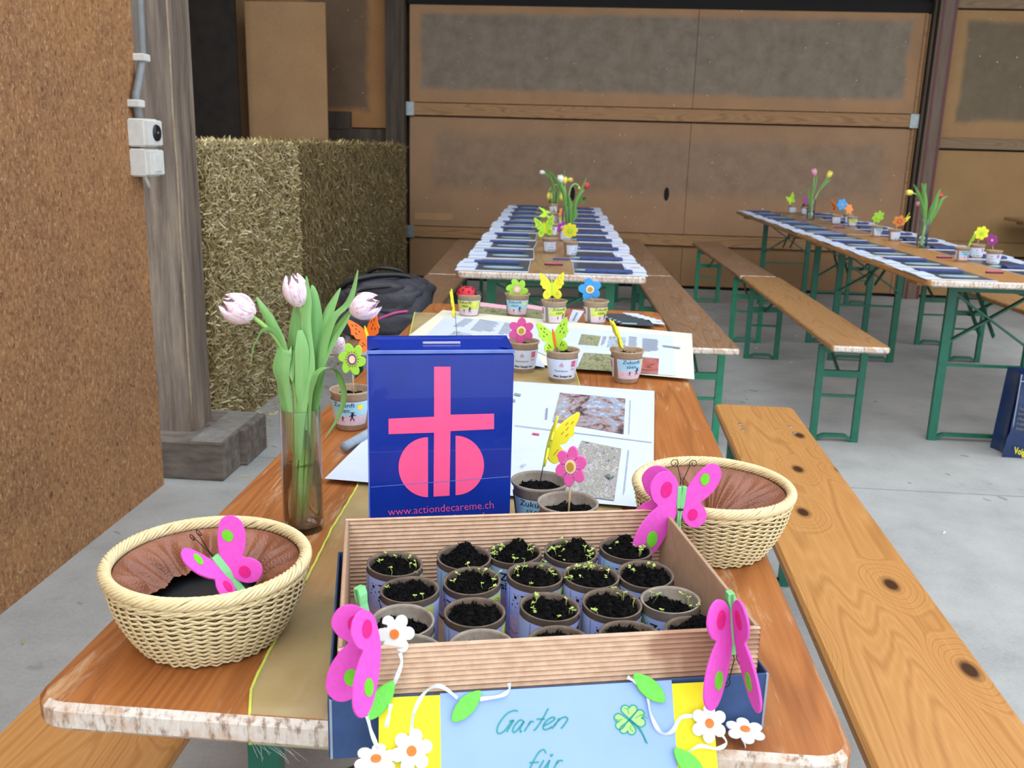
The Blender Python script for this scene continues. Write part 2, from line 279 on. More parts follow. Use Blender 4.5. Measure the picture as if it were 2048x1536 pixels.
# ------------------------------------------------------------------ mesh helpers
class MB:
    def __init__(s): s.v = []; s.f = []; s.mi = []; s.sm = []
    def add(s, vs, fs, mi=0, sm=False):
        o = len(s.v); s.v += [tuple(x) for x in vs]; s.f += [tuple(o+i for i in f) for f in fs]
        s.mi += [mi]*len(fs); s.sm += [sm]*len(fs); return s
    def box(s, x0, y0, z0, x1, y1, z1, M=None, mi=0, ch=0):
        if ch: return s.prism([(x0, y0), (x1, y0), (x1, y1), (x0, y1)], z0, z1, ch, M, mi)
        vs = [Vector(p) for p in ((x0, y0, z0), (x1, y0, z0), (x1, y1, z0), (x0, y1, z0), (x0, y0, z1), (x1, y0, z1), (x1, y1, z1), (x0, y1, z1))]
        if M: vs = [M @ p for p in vs]
        return s.add(vs, [(0, 3, 2, 1), (4, 5, 6, 7), (0, 1, 5, 4), (1, 2, 6, 5), (2, 3, 7, 6), (3, 0, 4, 7)], mi)
    def prism(s, out, z0, z1, ch=0, M=None, mi=0, mis=None, sm=False):
        n = len(out); A = sum(out[i][0]*out[(i+1) % n][1]-out[(i+1) % n][0]*out[i][1] for i in range(n))
        if A < 0: out = out[::-1]
        def inset(d):
            r = []
            for i in range(n):
                p0, p1, p2 = Vector(out[i-1][:2]), Vector(out[i][:2]), Vector(out[(i+1) % n][:2])
                e1 = (p1-p0).normalized() if (p1-p0).length > 1e-9 else Vector((1, 0)); e2 = (p2-p1).normalized() if (p2-p1).length > 1e-9 else e1
                nn = Vector((-e1.y-e2.y, e1.x+e2.x)); l = nn.length
                nn = nn/l if l > 1e-6 else Vector((-e1.y, e1.x)); k = d/max(.4, nn.dot(Vector((-e1.y, e1.x))))
                r.append(p1+nn*k)
            return r
        rings = [(0, z0), (0, z1)] if not ch else [(ch, z0), (0, z0+ch), (0, z1-ch), (ch, z1)]
        vs = []
        for d, z in rings:
            r = inset(d) if d else [Vector(p[:2]) for p in out]
            vs += [Vector((p.x, p.y, z)) for p in r]
        if M: vs = [M @ p for p in vs]
        fs = []; m2 = []
        for k in range(len(rings)-1):
            for i in range(n):
                j = (i+1) % n; fs.append((k*n+i, k*n+j, (k+1)*n+j, (k+1)*n+i))
                d = Vector(out[j][:2])-Vector(out[i][:2]); m2.append(mis if (mis is not None and abs(d.x) > abs(d.y)) else mi)
        fs += [tuple(range(n-1, -1, -1)), tuple((len(rings)-1)*n+i for i in range(n))]; m2 += [mi, mi]
        o = len(s.v); s.v += [tuple(x) for x in vs]; s.f += [tuple(o+i for i in f) for f in fs]; s.mi += m2; s.sm += [sm]*len(fs); return s
    def tube(s, pts, r, seg=6, closed=False, mi=0, M=None, cap=True):
        pts = [Vector(p) for p in pts]; n = len(pts); rs = r if isinstance(r, (list, tuple)) else [r]*n
        vs = []; ref = None
        for i, p in enumerate(pts):
            if closed: t = pts[(i+1) % n]-pts[i-1]
            else: t = pts[min(i+1, n-1)]-pts[max(i-1, 0)]
            t = t.normalized() if t.length > 1e-9 else Vector((0, 0, 1))
            if ref is None: ref = t.orthogonal().normalized()
            ref = (ref-t*ref.dot(t)); ref = ref.normalized() if ref.length > 1e-6 else t.orthogonal().normalized()
            b = t.cross(ref)
            for k in range(seg): a_ = 2*PI*k/seg; vs.append(p+(ref*math.cos(a_)+b*math.sin(a_))*rs[i])
        if M: vs = [M @ p for p in vs]
        fs = []
        for i in range(n if closed else n-1):
            j = (i+1) % n
            for k in range(seg): l = (k+1) % seg; fs.append((i*seg+k, i*seg+l, j*seg+l, j*seg+k))
        if not closed and cap: fs += [tuple(range(seg-1, -1, -1)), tuple((n-1)*seg+k for k in range(seg))]
        return s.add(vs, fs, mi, True)
    def bar(s, a_, b_, wd, th, up=(0, 0, 1), mi=0):
        a_ = Vector(a_); b_ = Vector(b_); t = (b_-a_).normalized(); u = Vector(up); sd = t.cross(u)
        sd = sd.normalized() if sd.length > 1e-6 else t.orthogonal().normalized(); u = sd.cross(t)
        vs = [p+sd*(i*wd/2)+u*(j*th/2) for p in (a_, b_) for i, j in ((-1, -1), (1, -1), (1, 1), (-1, 1))]
        return s.add(vs, [(0, 3, 2, 1), (4, 5, 6, 7), (0, 1, 5, 4), (1, 2, 6, 5), (2, 3, 7, 6), (3, 0, 4, 7)], mi)
    def lathe(s, prof, seg=32, M=None, mi=0, sm=True, closed=False):
        n = len(prof); vs = []
        for r, z in prof:
            for k in range(seg): a_ = 2*PI*k/seg; vs.append(Vector((r*math.cos(a_), r*math.sin(a_), z)))
        if M: vs = [M @ p for p in vs]
        fs = []
        for i in range(n if closed else n-1):
            j = (i+1) % n
            for k in range(seg): l = (k+1) % seg; fs.append((i*seg+k, i*seg+l, j*seg+l, j*seg+k))
        return s.add(vs, fs, mi, sm)
    def grid(s, fn, nu, nv, mi=0, sm=True, M=None):
        vs = [Vector(fn(i/nu, j/nv)) for j in range(nv+1) for i in range(nu+1)]
        if M: vs = [M @ p for p in vs]
        fs = [(j*(nu+1)+i, j*(nu+1)+i+1, (j+1)*(nu+1)+i+1, (j+1)*(nu+1)+i) for j in range(nv) for i in range(nu)]
        return s.add(vs, fs, mi, sm)
    def quad(s, a_, b_, c_, d_, mi=0): return s.add([a_, b_, c_, d_], [(0, 1, 2, 3)], mi)
    def mesh(s, name, mats):
        me = bpy.data.meshes.new(name); me.from_pydata(s.v, [], s.f)
        for m_ in (mats if isinstance(mats, (list, tuple)) else [mats]): me.materials.append(m_)
        me.polygons.foreach_set('material_index', s.mi); me.polygons.foreach_set('use_smooth', s.sm); me.update(); return me
    def build(s, name, mats, parent=None, loc=None, rot=None, label=None):
        o = bpy.data.objects.new(name, s.mesh(name, mats)); COL.objects.link(o)
        if parent: o.parent = parent
        if loc is not None: o.location = loc
        if rot is not None: o.rotation_euler = rot
        if label: o['label'] = label
        return o
def tag(o, label, cat, group=None, kind=None):
    o['label'] = label; o['category'] = cat
    if group: o['group'] = group
    if kind: o['kind'] = kind
    return o
def struct(o): o['kind'] = 'structure'; return o
def thing(name, label, cat, loc=(0, 0, 0), rz=0, group=None, rot=None):
    o = bpy.data.objects.new(name, None); COL.objects.link(o); o.location = loc; o.rotation_euler = rot or (0, 0, rz)
    o.empty_display_size = .02; return tag(o, label, cat, group)
def dup(root, loc, rz, label, group=None, name=None, rot=None, scale=None):
    r = root.copy(); COL.objects.link(r); r.location = loc; r.rotation_euler = rot or (0, 0, rz); r['label'] = label
    if scale: r.scale = scale
    if group: r['group'] = group
    for ch in list(root.children):
        c = ch.copy(); COL.objects.link(c); c.parent = r
        for g_ in list(ch.children):
            d = g_.copy(); COL.objects.link(d); d.parent = c
    return r
def rounded(x0, y0, x1, y1, r, n=5):
    o = []
    for cx, cy, a0 in ((x1-r, y0+r, -90), (x1-r, y1-r, 0), (x0+r, y1-r, 90), (x0+r, y0+r, 180)):
        for i in range(n+1): a_ = math.radians(a0+90*i/n); o.append((cx+r*math.cos(a_), cy+r*math.sin(a_)))
    return o
def catmull(pts, k=6, closed=False):
    pts = [Vector(p) for p in pts]; n = len(pts); out = []
    for i in range(n if closed else n-1):
        p0 = pts[i-1] if (closed or i) else pts[0]; p1 = pts[i]; p2 = pts[(i+1) % n]
        p3 = pts[(i+2) % n] if (closed or i+2 < n) else pts[-1]
        for j in range(k):
            t = j/k; out.append(.5*((2*p1)+(p2-p0)*t+(2*p0-5*p1+4*p2-p3)*t*t+(3*p1-3*p2+p3-p0)*t**3))
    if not closed: out.append(pts[-1])
    return out
_tc = {}
def text_shape(s_, size, shear=0, align='CENTER', bold=0):
    key = (s_, size, shear, align, bold)
    if key in _tc: return _tc[key]
    cu = bpy.data.curves.new('t', 'FONT'); cu.body = s_; cu.size = size; cu.shear = shear; cu.align_x = align; cu.resolution_u = 2; cu.offset = bold
    o = bpy.data.objects.new('t', cu); COL.objects.link(o); bpy.context.view_layer.update()
    me = bpy.data.meshes.new_from_object(o.evaluated_get(bpy.context.evaluated_depsgraph_get()))
    r = ([tuple(v.co[:2]) for v in me.vertices], [tuple(p.vertices) for p in me.polygons])
    bpy.data.objects.remove(o); bpy.data.curves.remove(cu); bpy.data.meshes.remove(me); _tc[key] = r; return r
def stroke2d(pts, w_):               # flat pen stroke in 2D -> quads
    vs = []; fs = []; n = len(pts)
    for i, p in enumerate(pts):
        a_ = Vector(pts[min(i+1, n-1)])-Vector(pts[max(i-1, 0)]); a_ = a_.normalized() if a_.length > 0 else Vector((1, 0)); q = Vector((-a_.y, a_.x))*w_/2
        vs += [tuple(Vector(p)+q), tuple(Vector(p)-q)]
    for i in range(n-1): fs.append((2*i, 2*i+1, 2*i+3, 2*i+2))
    return vs, fs
def rect2(x0, y0, x1, y1): return [(x0, y0), (x1, y0), (x1, y1), (x0, y1)], [(0, 1, 2, 3)]
def disc2(cx, cy, r, n=20, ry=None): return [(cx+r*math.cos(2*PI*i/n), cy+(ry or r)*math.sin(2*PI*i/n)) for i in range(n)], [tuple(range(n))]
# ================================================================== STRUCTURE
def slab(name, x0, y0, z0, x1, y1, z1, m_): return struct(MB().box(x0, y0, z0, x1, y1, z1).build(name, m_))
fl = struct(MB().box(-6, -8, -.12, 12, 2.812, 0).build('floor', mt['floor']))
MB().box(-6, 2.82, -.12, 12, 8.3, 0).build('floor_slab', mt['floor'], fl)
MB().box(-6, 2.81, -.12, 12, 2.822, -.006).build('expansion_joint', mt['hole'], fl)
slab('ceiling_unseen', -3.4, 4.6, 4.7, 9.1, 8.4, 4.8, mt['ceil'])  # unseen ceiling, cut short so light falls in from above
slab('wall_right_unseen', 9.0, 6.5, 0, 9.12, 8.4, 4.7, mt['barnwall'])  # unseen wall, only a short stretch so light enters from the right
slab('wall_left_rear_unseen', -3.4, 3.0, 0, -3.3, 8.4, 4.7, mt['barnwall'])  # unseen alcove wall, added to close off the light
slab('wall_back_outer', -3.4, 8.3, 0, 9.1, 8.4, 4.7, mt['barnwall'])
# near left chipboard wall
wl = struct(MB().box(-1.11, -3, 0, -1.05, 2.46, 3.4).build('wall_left', mt['chip']))
# post with plinth
ps = thing('timber_post', 'thick weathered grey timber post standing on wooden blocks at the end of the chipboard wall', 'post', (-1.055, 2.72, 0))
mb = MB()
def postfn(x0, x1, y0, y1, zs):
    rings = []
    for z in zs:
        k = .004*noise.noise(Vector((z*3, 1, 0))); j = .004*noise.noise(Vector((z*4, 7, 0)))
        rings.append([(x0+k, y0), (x1+j-.02, y0+k*.5), (x1+j, y0+.018), (x1+k, y1), (x0, y1)])
    vs = [(p[0], p[1], z) for r_, z in zip(rings, zs) for p in r_]; n = 5
    fs = [(i*n+k, i*n+(k+1) % n, (i+1)*n+(k+1) % n, (i+1)*n+k) for i in range(len(zs)-1) for k in range(n)]
    return vs, fs+[tuple((len(zs)-1)*n+k for k in range(n))]
vs, fs = postfn(-.10, .055, -.08, .09, [.15+.2*i for i in range(20)])
mb.add(vs, fs).build('timber', mt['post'], ps)
MB().tube([(.055-.02+.009+.004*noise.noise(Vector((z*4, 7, 0))), -.071, z) for z in [.15+.2*i for i in range(20)]], .0045, 5).build('split_edge', mt['split'], ps)
MB().box(-.12, -.19, .12, .09, .24, .15, ch=.004).build('base_plank', mt['dust'], ps)
b_ = MB().box(-.20, -.20, 0, .21, -.02, .152, ch=.006).build('plinth_block', mt['plinth'], ps)
MB().box(-.19, -.015, 0, .235, .22, .152, ch=.006).build('plinth_block', mt['plinth'], ps)
MB().box(.085, -.195, .152, .205, .22, .154).build('dusty_top', mt['dust'], ps)
# conduit and socket box on wall end
cb = thing('socket_box', 'white surface-mounted socket box with round black dial on the wall end', 'socket', (-1.05, 2.44, T+.45))
for k, (z0, z1) in enumerate(((.005, .097), (-.092, 0.0))):
    h_ = MB().box(.0, -.062, z0, .052, .052, z1, ch=.005).build('housing', mt['white_plastic'], cb)
    MB().box(.052, -.058, z0+.004, .066, .050, z1-.004, ch=.004).build('cover', mt['white_plastic'], h_)
R90 = Matrix.Rotation(PI/2, 4, 'Y')
MB().lathe([(0, .006), (.026, .006), (.028, 0), (.028, -.001)], 24, Matrix.Translation((.066, .005, .052)) @ R90).build('dial', mt['black'], cb)
MB().lathe([(0, .008), (.004, .008), (.004, .005)], 10, Matrix.Translation((.066, .005, .052)) @ R90).build('dial_pin', mt['steel'], cb)
MB().prism([(-.025, -.028), (.02, -.028), (.028, 0), (.02, .028), (-.025, .028)], .066, .07, 0, Matrix.Translation((0, .005, -.046)) @ Matrix(((0, 0, 1, 0), (1, 0, 0, 0), (0, 1, 0, 0), (0, 0, 0, 1)))).build('flap', mt['white_plastic'], cb)
MB().tube([(.02, -.01, -.09), (.022, 0, -.105), (.02, .02, -.13)], .007, 8).build('cable_stub', mt['white_plastic'], cb)
cz = T+.55
cp_ = catmull([(-1.03, 2.425, cz), (-1.03, 2.41, cz+.06), (-1.03, 2.43, cz+.10), (-1.03, 2.475, cz+.19), (-1.03, 2.48, cz+.25), (-1.03, 2.49, cz+.6), (-1.03, 2.5, cz+1.6)], 6)
cn = tag(MB().tube(cp_, .014, 10).build('conduit', mt['grey_pipe']), 'grey plastic conduit pipe running up the wall end above the socket box', 'pipe')
for z_, y_ in ((cz+.195, 2.475), (cz+.045, 2.412)):
    MB().box(-1.052, y_-.024, z_-.012, -1.013, y_+.024, z_+.012, ch=.003).build('clamp', mt['white_plastic'], cn)
# back wall door (sliding barn door of fibreboard panels)
YB = 8.1
dr = thing('door_1', 'wide barn door of stained brown fibreboard panels with pine rails across the back', 'door', (0, YB, 0)); dr['kind'] = 'structure'; del dr['category']; del dr['label']
def zb(v, u=820): return py(u, v, YB).z
xL, xR, xS = -1.17, 3.36, 1.40
z1a, z1b = T+.855, T+.745
z2a, z2b = T-.265, T-.365
zt = T+1.70
for nm, x0, x1, z0, z1, m_ in (('panel', xL, xS-.002, z1a+.006, zt, 'door_up'), ('panel', xS+.002, xR, z1a+.006, zt, 'door_up'),
                               ('panel', xL, xS-.002, z2a+.004, z1b-.01, 'door_mid'), ('panel', xS+.002, xR, z2a+.004, z1b-.01, 'door_mid'),
                               ('panel', xL, xS-.002, .03, z2b-.008, 'door_low'), ('panel', xS+.002, xR, .03, z2b-.008, 'door_low')):
    MB().box(x0, 0, z0, x1, .03, z1, ch=.003).build(nm, mt[m_], dr)
for z0, z1 in ((z1b, z1a), (z2b, z2a)):
    r_ = MB().box(xL+.04, -.03, z0, xR-.05, .0, z1, ch=.004).build('rail', mt['rail'], dr)
    MB().box(xL-.03, -.036, z0-.006, xL+.045, .0, z1+.006, ch=.002).build('bracket', mt['steel'], r_)
    MB().box(xR-.055, -.036, z0-.006, xR+.02, .0, z1+.006, ch=.002).build('bracket', mt['steel'], r_)
MB().box(xL-.02, -.01, zt+.0, xR+.1, .04, zt+.08).build('top_gap', mt['hole'], dr)
MB().box(xR-.025, -.012, .03, xR, .0, zt-.01, ch=.003).build('edge_strip', mt['rail'], dr)
MB().box(xR+.003, -.02, .03, xR+.02, .04, zt-.01).build('edge_strip', mt['door_low'], dr)
MB().box(xL, .03, 0, xR+.02, .06, zt+.3).build('backing', mt['hole'], dr)
for (u, v, ru, rv) in ((1333, 388, 5, 13), (1145, 388, 5, 14)):
    c0 = py(u, v, YB); k = (c0-CLOC).length/CF
    MB().prism([(p[0], p[1]) for p in disc2(0, 0, ru*k, 14, rv*k)[0]], 0, .002, 0, Matrix.Translation((c0.x, -.001, c0.z)) @ Matrix.Rotation(PI/2, 4, 'X')).build('hand_hole', mt['hole'], dr)
MB().box(-1.12, -.003, T-.205, -.76, 0, T-.14).build('patch', mt['lean'], dr)
# above the door
slab('wall_back_upper', -3.3, 8.14, zt+.05, 9, 8.2, 3.9, mt['barnwall'])
# track post right of the door
tp = thing('track_post', 'tall brown track post with dark red stripes beside the barn door', 'post', (3.46, 8.08, 0))
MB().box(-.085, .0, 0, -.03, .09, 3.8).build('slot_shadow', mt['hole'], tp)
MB().box(-.075, -.04, 0, -.055, .05, 3.8).build('metal_edge', mt['post_dark'], tp)
MB().box(-.04, -.07, 0, .075, .05, 3.8, ch=.003).build('timber', mt['track'], tp)
MB().box(-.02, -.073, 0, .0, -.069, 3.8).build('red_stripe', mt['red_stripe'], tp)
MB().box(.075, -.06, 0, .105, .05, 3.8, ch=.003).build('red_rail', mt['red_stripe'], tp)
MB().box(.105, -.04, 0, .115, .05, 3.8).build('metal_edge', mt['track'], tp)
# wall right of the track post
wr = thing('wall_back_right', 'x', 'wall', (0, 8.1, 0)); wr['kind'] = 'structure'; del wr['category']; del wr['label']
for x0, x1 in ((3.58, 6.2), (6.21, 9.0)):
    MB().box(x0, 0, T+.665, x1, .03, T+1.73, ch=.003).build('panel', mt['right_up'], wr)
    MB().box(x0, 0, T-.24, x1, .03, T+.56, ch=.003).build('panel', mt['right_low'], wr)
    MB().box(x0, 0, .03, x1, .03, T-.38, ch=.003).build('panel', mt['right_low'], wr)
for z0, z1, m_ in ((T+.575, T+.665, 'rail_grey'), (T-.36, T-.24, 'right_low'), (T+1.74, T+1.9, 'rail_grey')):
    MB().box(3.58, -.03, z0, 9, .02, z1, ch=.004).build('rail', mt[m_], wr)
MB().box(3.58, .03, 0, 9, .06, T+1.9).build('backing', mt['hole'], wr)
# alcove behind the straw
tag(MB().box(-1.375, 8.0, 0, -1.205, 8.14, 3.8, ch=.01).build('timber_post', mt['post_dark']), 'dark brown timber post left of the barn door above the far straw bale', 'post')
wb = thing('wall_back_left', 'x', 'wall', (0, 8.13, 0)); wb['kind'] = 'structure'; del wb['category']; del wb['label']
MB().box(-3.3, 0, T+.62, -1.38, .03, 3.8, ch=.003).build('panel', mt['back_left'], wb)
MB().box(-3.3, -.05, T+.49, -1.38, .03, T+.61, ch=.006).build('rail', mt['post_dark'], wb)
MB().box(-3.3, 0, 0, -1.38, .03, T+.48).build('panel', mt['blackboard'], wb)
MB().box(-1.93, -.06, T+.6, -1.72, .0, T+.76, ch=.004).build('timber_block', mt['post_dark'], wb)
def leanboard(name, u0, u1, Y, ztop, m_, label, cat, th=.02):
    a_ = py(u0, 140, Y); b_ = py(u1, 140, Y)
    return tag(MB().box(a_.x, Y, 0, b_.x, Y+th, ztop, ch=.003).build(name, m_), label, cat)
leanboard('leaning_board', 494, 653, 7.55, py(570, 3, 7.55).z, mt['lean'], 'light brown fibreboard sheet standing upright behind the straw bales', 'board')
leanboard('dark_board', 360, 474, 7.3, 2.9, mt['blackboard'], 'tall black-brown board standing behind the nearer straw bale', 'board', .04)
leanboard('narrow_plank', 476, 494, 7.85, 2.9, mt['lean'], 'narrow tan plank standing between the black board and the fibreboard sheet', 'board', .03)
# straw bales
def bale(x0, y0, x1, y1, h, m1, m2, n, vert, label, seed):
    rnd = random.Random(seed); t = thing('straw_bale', label, 'straw bale', ((x0+x1)/2, (y0+y1)/2, 0)); cx, cy = (x0+x1)/2, (y0+y1)/2
    hx, hy = (x1-x0)/2, (y1-y0)/2; mb = MB()
    def face(u, v, o, du, dv):
        p = Vector(o)+Vector(du)*u+Vector(dv)*v; k = .02*noise.noise(p*3.0+Vector((seed, 0, 0)))+.012*noise.noise(p*14); e = min(u, 1-u, v, 1-v)
        nn = Vector(du).cross(Vector(dv)).normalized(); return p+nn*(k-.03*max(0, 1-e*25)**2)
    for o, du, dv, a_, b_ in (((hx, -hy, 0), (0, 2*hy, 0), (0, 0, h), 50, 40), ((-hx, -hy, 0), (2*hx, 0, 0), (0, 0, h), 20, 30), ((-hx, -hy, h), (2*hx, 0, 0), (0, 2*hy, 0), 20, 40)):
        mb.grid(lambda u, v: face(u, v, o, du, dv), a_, b_)
    mb.build('bale_core', m2, t)
    mb = MB()
    for i in range(n):
        r = rnd.random()
        if r < .80: p = Vector((hx+rnd.uniform(-.01, .02), rnd.uniform(-hy, hy), h*(1-rnd.random()**1.0))); nn = Vector((1, 0, 0))
        elif r < .86: p = Vector((rnd.uniform(-hx, hx), -hy-rnd.uniform(-.01, .015), rnd.uniform(0, h))); nn = Vector((0, -1, 0))
        else: p = Vector((hx-abs(rnd.gauss(0, .15)), rnd.uniform(-hy, hy), h+rnd.uniform(-.01, .02))); nn = Vector((.3, 0, 1))
        d = Vector((0, rnd.gauss(0, 1), rnd.gauss(0, .45))) if not vert else Vector((0, rnd.gauss(0, .4), rnd.gauss(0, 1)))
        if nn.z > .5: d = Vector((rnd.gauss(0, 1), rnd.gauss(0, 1), abs(rnd.gauss(0, .35))))
        elif nn.y < 0: d = Vector((rnd.gauss(0, 1), 0, rnd.gauss(0, .5)))
        d = (d.normalized()+nn*rnd.gauss(.1, .25)).normalized(); L_ = rnd.uniform(.02, .075)*(1.2 if vert else 1); wd = rnd.uniform(.0012, .0030)
        sd = d.cross(nn).normalized()*wd; a_ = p-d*L_/2; b_ = p+d*L_/2
        mb.add([a_-sd, a_+sd, b_+sd, b_-sd], [(0, 1, 2, 3)])
    o = mb.build('straw', m1, t); o['kind'] = 'stuff'
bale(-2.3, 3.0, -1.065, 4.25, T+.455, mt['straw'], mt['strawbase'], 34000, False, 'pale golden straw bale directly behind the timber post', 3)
bale(-2.3, 4.34, -1.09, 7.42, T+.46, mt['straw2'], mt['strawbase2'], 42000, True, 'straw bale coloured as shaded, further back beside the barn door', 5)
mb = MB(); rnd = random.Random(11)
for i in range(420):
    if i < 260: p = Vector((-1.03+abs(rnd.gauss(0, .10)), rnd.uniform(2.95, 5.5), .002))
    else: p = Vector((rnd.uniform(-1.04, 2.2), rnd.uniform(1.2, 6.5), .002))
    a_ = rnd.uniform(0, PI); d = Vector((math.cos(a_), math.sin(a_), 0))*rnd.uniform(.006, .022); s_ = Vector((-d.y, d.x, 0)).normalized()*rnd.uniform(.001, .0022)
    mb.add([p-d-s_, p+d-s_, p+d+s_+Vector((0, 0, .003)), p-d+s_+Vector((0, 0, .003))], [(0, 1, 2, 3)])
tag(mb.build('straw_litter', mt['straw']), 'loose straw scattered over the grey concrete floor', 'straw', kind='stuff')
# ================================================================== TABLES AND BENCHES
def frame_parts(t, W, z, yy, dirn, m_, bench, inset):
    xa, xb = inset, W-inset
    for x in (xa, xb):
        MB().bar((x, yy, .0), (x, yy, z-.02), .038 if not bench else .03, .022, (0, 1, 0)).build('leg', m_, t)
    MB().bar((xa, yy, z-.035), (xb, yy, z-.035), .02, .035).build('top_bar', m_, t)
    zr = z*.48 if not bench else z*.46
    MB().bar((xa, yy, zr), (xb, yy, zr), .012, .012).build('rung', m_, t)
    if bench: MB().bar((xa, yy, z*.68), (xb, yy, z*.68), .02, .03).build('rung', m_, t)
    pts = [(xa, yy, .012), (xa+.02, yy, .012), (xa+.045, yy, .028), (xb-.045, yy, .028), (xb-.02, yy, .012), (xb, yy, .012)]
    mb = MB()
    for p, q in zip(pts, pts[1:]): mb.bar(p, q, .02, .016)
    mb.build('foot_bar', m_, t)
    if not bench:
        MB().bar((xa, yy+dirn*.01, z-.05), (xb, yy+dirn*.01, z*.60), .008, .028, (0, 1, 0)).build('cross_brace', m_, t)
        MB().bar((xb, yy+dirn*.02, z-.05), (xa, yy+dirn*.02, z*.60), .008, .028, (0, 1, 0)).build('cross_brace', m_, t)
    for x in ((W/2-.03, W/2+.03) if not bench else (W/2,)):
        MB().bar((x, yy+dirn*.012, z*.66), (x, yy+dirn*.32, z-.025), .018, .008, (1, 0, 0)).build('folding_stay', m_, t)
def trestle(name, label, cat, x, y, rz, W, L_, z, m_, gm, inset, group=None, th=.028):
    t = thing(name, label, cat, (x, y, 0), rz, group); bench = cat == 'bench'
    MB().prism(rounded(0, 0, W, L_, .035 if not bench else .022), z-th, z, .006, None, 0, 1).build('tabletop' if not bench else 'seat', [m_, mt['end']], t)
    ie = .27 if not bench else .25
    for yy, dn in ((ie, 1), (L_-ie, -1)):
        MB().box(.03, yy-.07, z-th-.022, W-.03, yy+.05, z-th, ch=.003).build('batten', m_, t)
        frame_parts(t, W, z-th, yy, dn, gm, bench, inset)
        if bench:
            for bx in (.05, W-.05):
                for by_ in (-.03, .03):
                    MB().lathe([(0, .0012), (.006, .0012), (.007, 0)], 8, Matrix.Translation((bx, yy+by_, z))).build('bolt_head', mt['steel'], t)
    return t
W1 = .7194
trestle('trestle_table', 'front trestle table with orange varnished top, carrying baskets, donation box and pots', 'table', -.008, -.012, 0, W1+.01, 2.215, T, mt['table'], mt['green'], .12)
R2 = math.radians(1.8)
def along(x, y, a_, d): return x-math.sin(a_)*d, y+math.cos(a_)*d
t2 = (-.035, 2.985)
trestle('trestle_table', 'middle row trestle table behind the front one, worn greyish brown top edge facing camera', 'table', t2[0], t2[1], R2, .77, 2.2, T, mt['table_grey'], mt['green_l'], .13)
x_, y_ = along(*t2, R2, 2.205)
trestle('trestle_table', 'middle row trestle table at the far end by the barn door', 'table', x_, y_, R2, .77, 2.2, T, mt['table_grey'], mt['green'], .13)
R3 = math.radians(1.5); t3 = (1.905, 3.25)
trestle('trestle_table', 'right row trestle table nearest the camera with a tan top', 'table', t3[0], t3[1], R3, .80, 2.2, T, mt['table_tan'], mt['green'], .215)
x_, y_ = along(*t3, R3, 2.205)
trestle('trestle_table', 'right row trestle table at the far end of the row', 'table', x_, y_, R3, .80, 2.2, T, mt['table_grey'], mt['green'], .215)
trestle('trestle_table', 'trestle table cut off by the right frame edge in front of the back wall', 'table', 4.19, 5.8, 0, .72, 2.2, T, mt['table_grey'], mt['green_d'], .15)
ZS = T-.28
for x, y, rz, m_, g_, lb in ((.872, -.03, -.016, 'bench', 'green', 'knotty yellow pine bench along the right side of the front table'),
        (-.275, -.25, 0, 'bench', 'green', 'pine bench showing under the left corner of the front table'),
        (.885, 3.02, .036, 'bench_worn', 'green_l', 'weathered bench right of the middle table row, nearest one'),
        (.803, 5.225, .03, 'bench_worn', 'green', 'weathered bench right of the middle table row, far one by the door'),
        (1.526, 3.18, .012, 'bench_tan', 'green', 'tan bench left of the right table row, nearest one'),
        (1.49, 5.39, .03, 'bench_worn', 'green_l', 'brown bench left of the right table row, far one'),
        (-.455, 2.72, .008, 'bench_worn', 'green_d', 'weathered bench left of the middle table row, under the backpack'),
        (-.475, 4.93, .045, 'bench_worn', 'green', 'brown bench left of the middle table row, far one near the straw'),
        (2.84, 3.35, .02, 'bench_tan', 'green', 'tan bench on the far side of the right table row, nearest one'),
        (2.79, 5.57, .02, 'bench_worn', 'green', 'brown bench on the far side of the right table row, far one')):
    trestle('bench', lb, 'bench', x, y, rz, .245, 2.2, ZS, mt[m_], mt[g_], .03, th=.026)
# ================================================================== POTS
def soil_mesh(r, seed, mound=.006, fib=260, big=1.0):
    rnd = random.Random(seed); mb = MB(); n = 18
    def hh(x, y): return mound*(noise.noise(Vector((x*45, y*45, seed)))*1.2+noise.noise(Vector((x*160, y*160, seed)))*.6)+mound*.6*(1-(x*x+y*y)/(r*r))
    def fn(u, v): rr = r*v; a_ = 2*PI*u; x, y = rr*math.cos(a_), rr*math.sin(a_); return (x, y, hh(x, y))
    mb.grid(fn, 36, n)
    for i in range(fib):
        rr = r*.97*math.sqrt(rnd.random()); a_ = rnd.uniform(0, 2*PI); x, y = rr*math.cos(a_), rr*math.sin(a_); z = hh(x, y); s_ = rnd.uniform(.0006, .0018)*big
        c_ = Vector((x, y, z+s_*.5)); q = [c_+Vector((rnd.gauss(0, s_), rnd.gauss(0, s_), rnd.gauss(0, s_))) for _ in range(4)]
        mb.add(q, [(0, 1, 2), (0, 2, 3), (0, 3, 1), (1, 3, 2)])
        if i % 5 == 0:
            d = Vector((rnd.gauss(0, 1), rnd.gauss(0, 1), abs(rnd.gauss(0, .8)))).normalized()*rnd.uniform(.003, .008); w_ = Vector((.0003, .0003, 0)); mb.add([c_-w_, c_+w_, c_+d], [(0, 1, 2)])
    return mb
def cone_map(rb, rt, H, off=.0006):
    def f(a_, z): r = rb+(rt-rb)*z/H+off; return Vector((r*math.sin(a_), -r*math.cos(a_), z))
    return f
def wrap(mb, vs, fs, cm, off=0, rscale=None):        # 2D (metres along arc, height) -> cone
    rs = rscale; out = []
    for x, y in vs: p = cm(x/rs, y); q = Vector((p.x, p.y, 0)).normalized()*off; out.append(p+q)
    mb.add(out, fs)
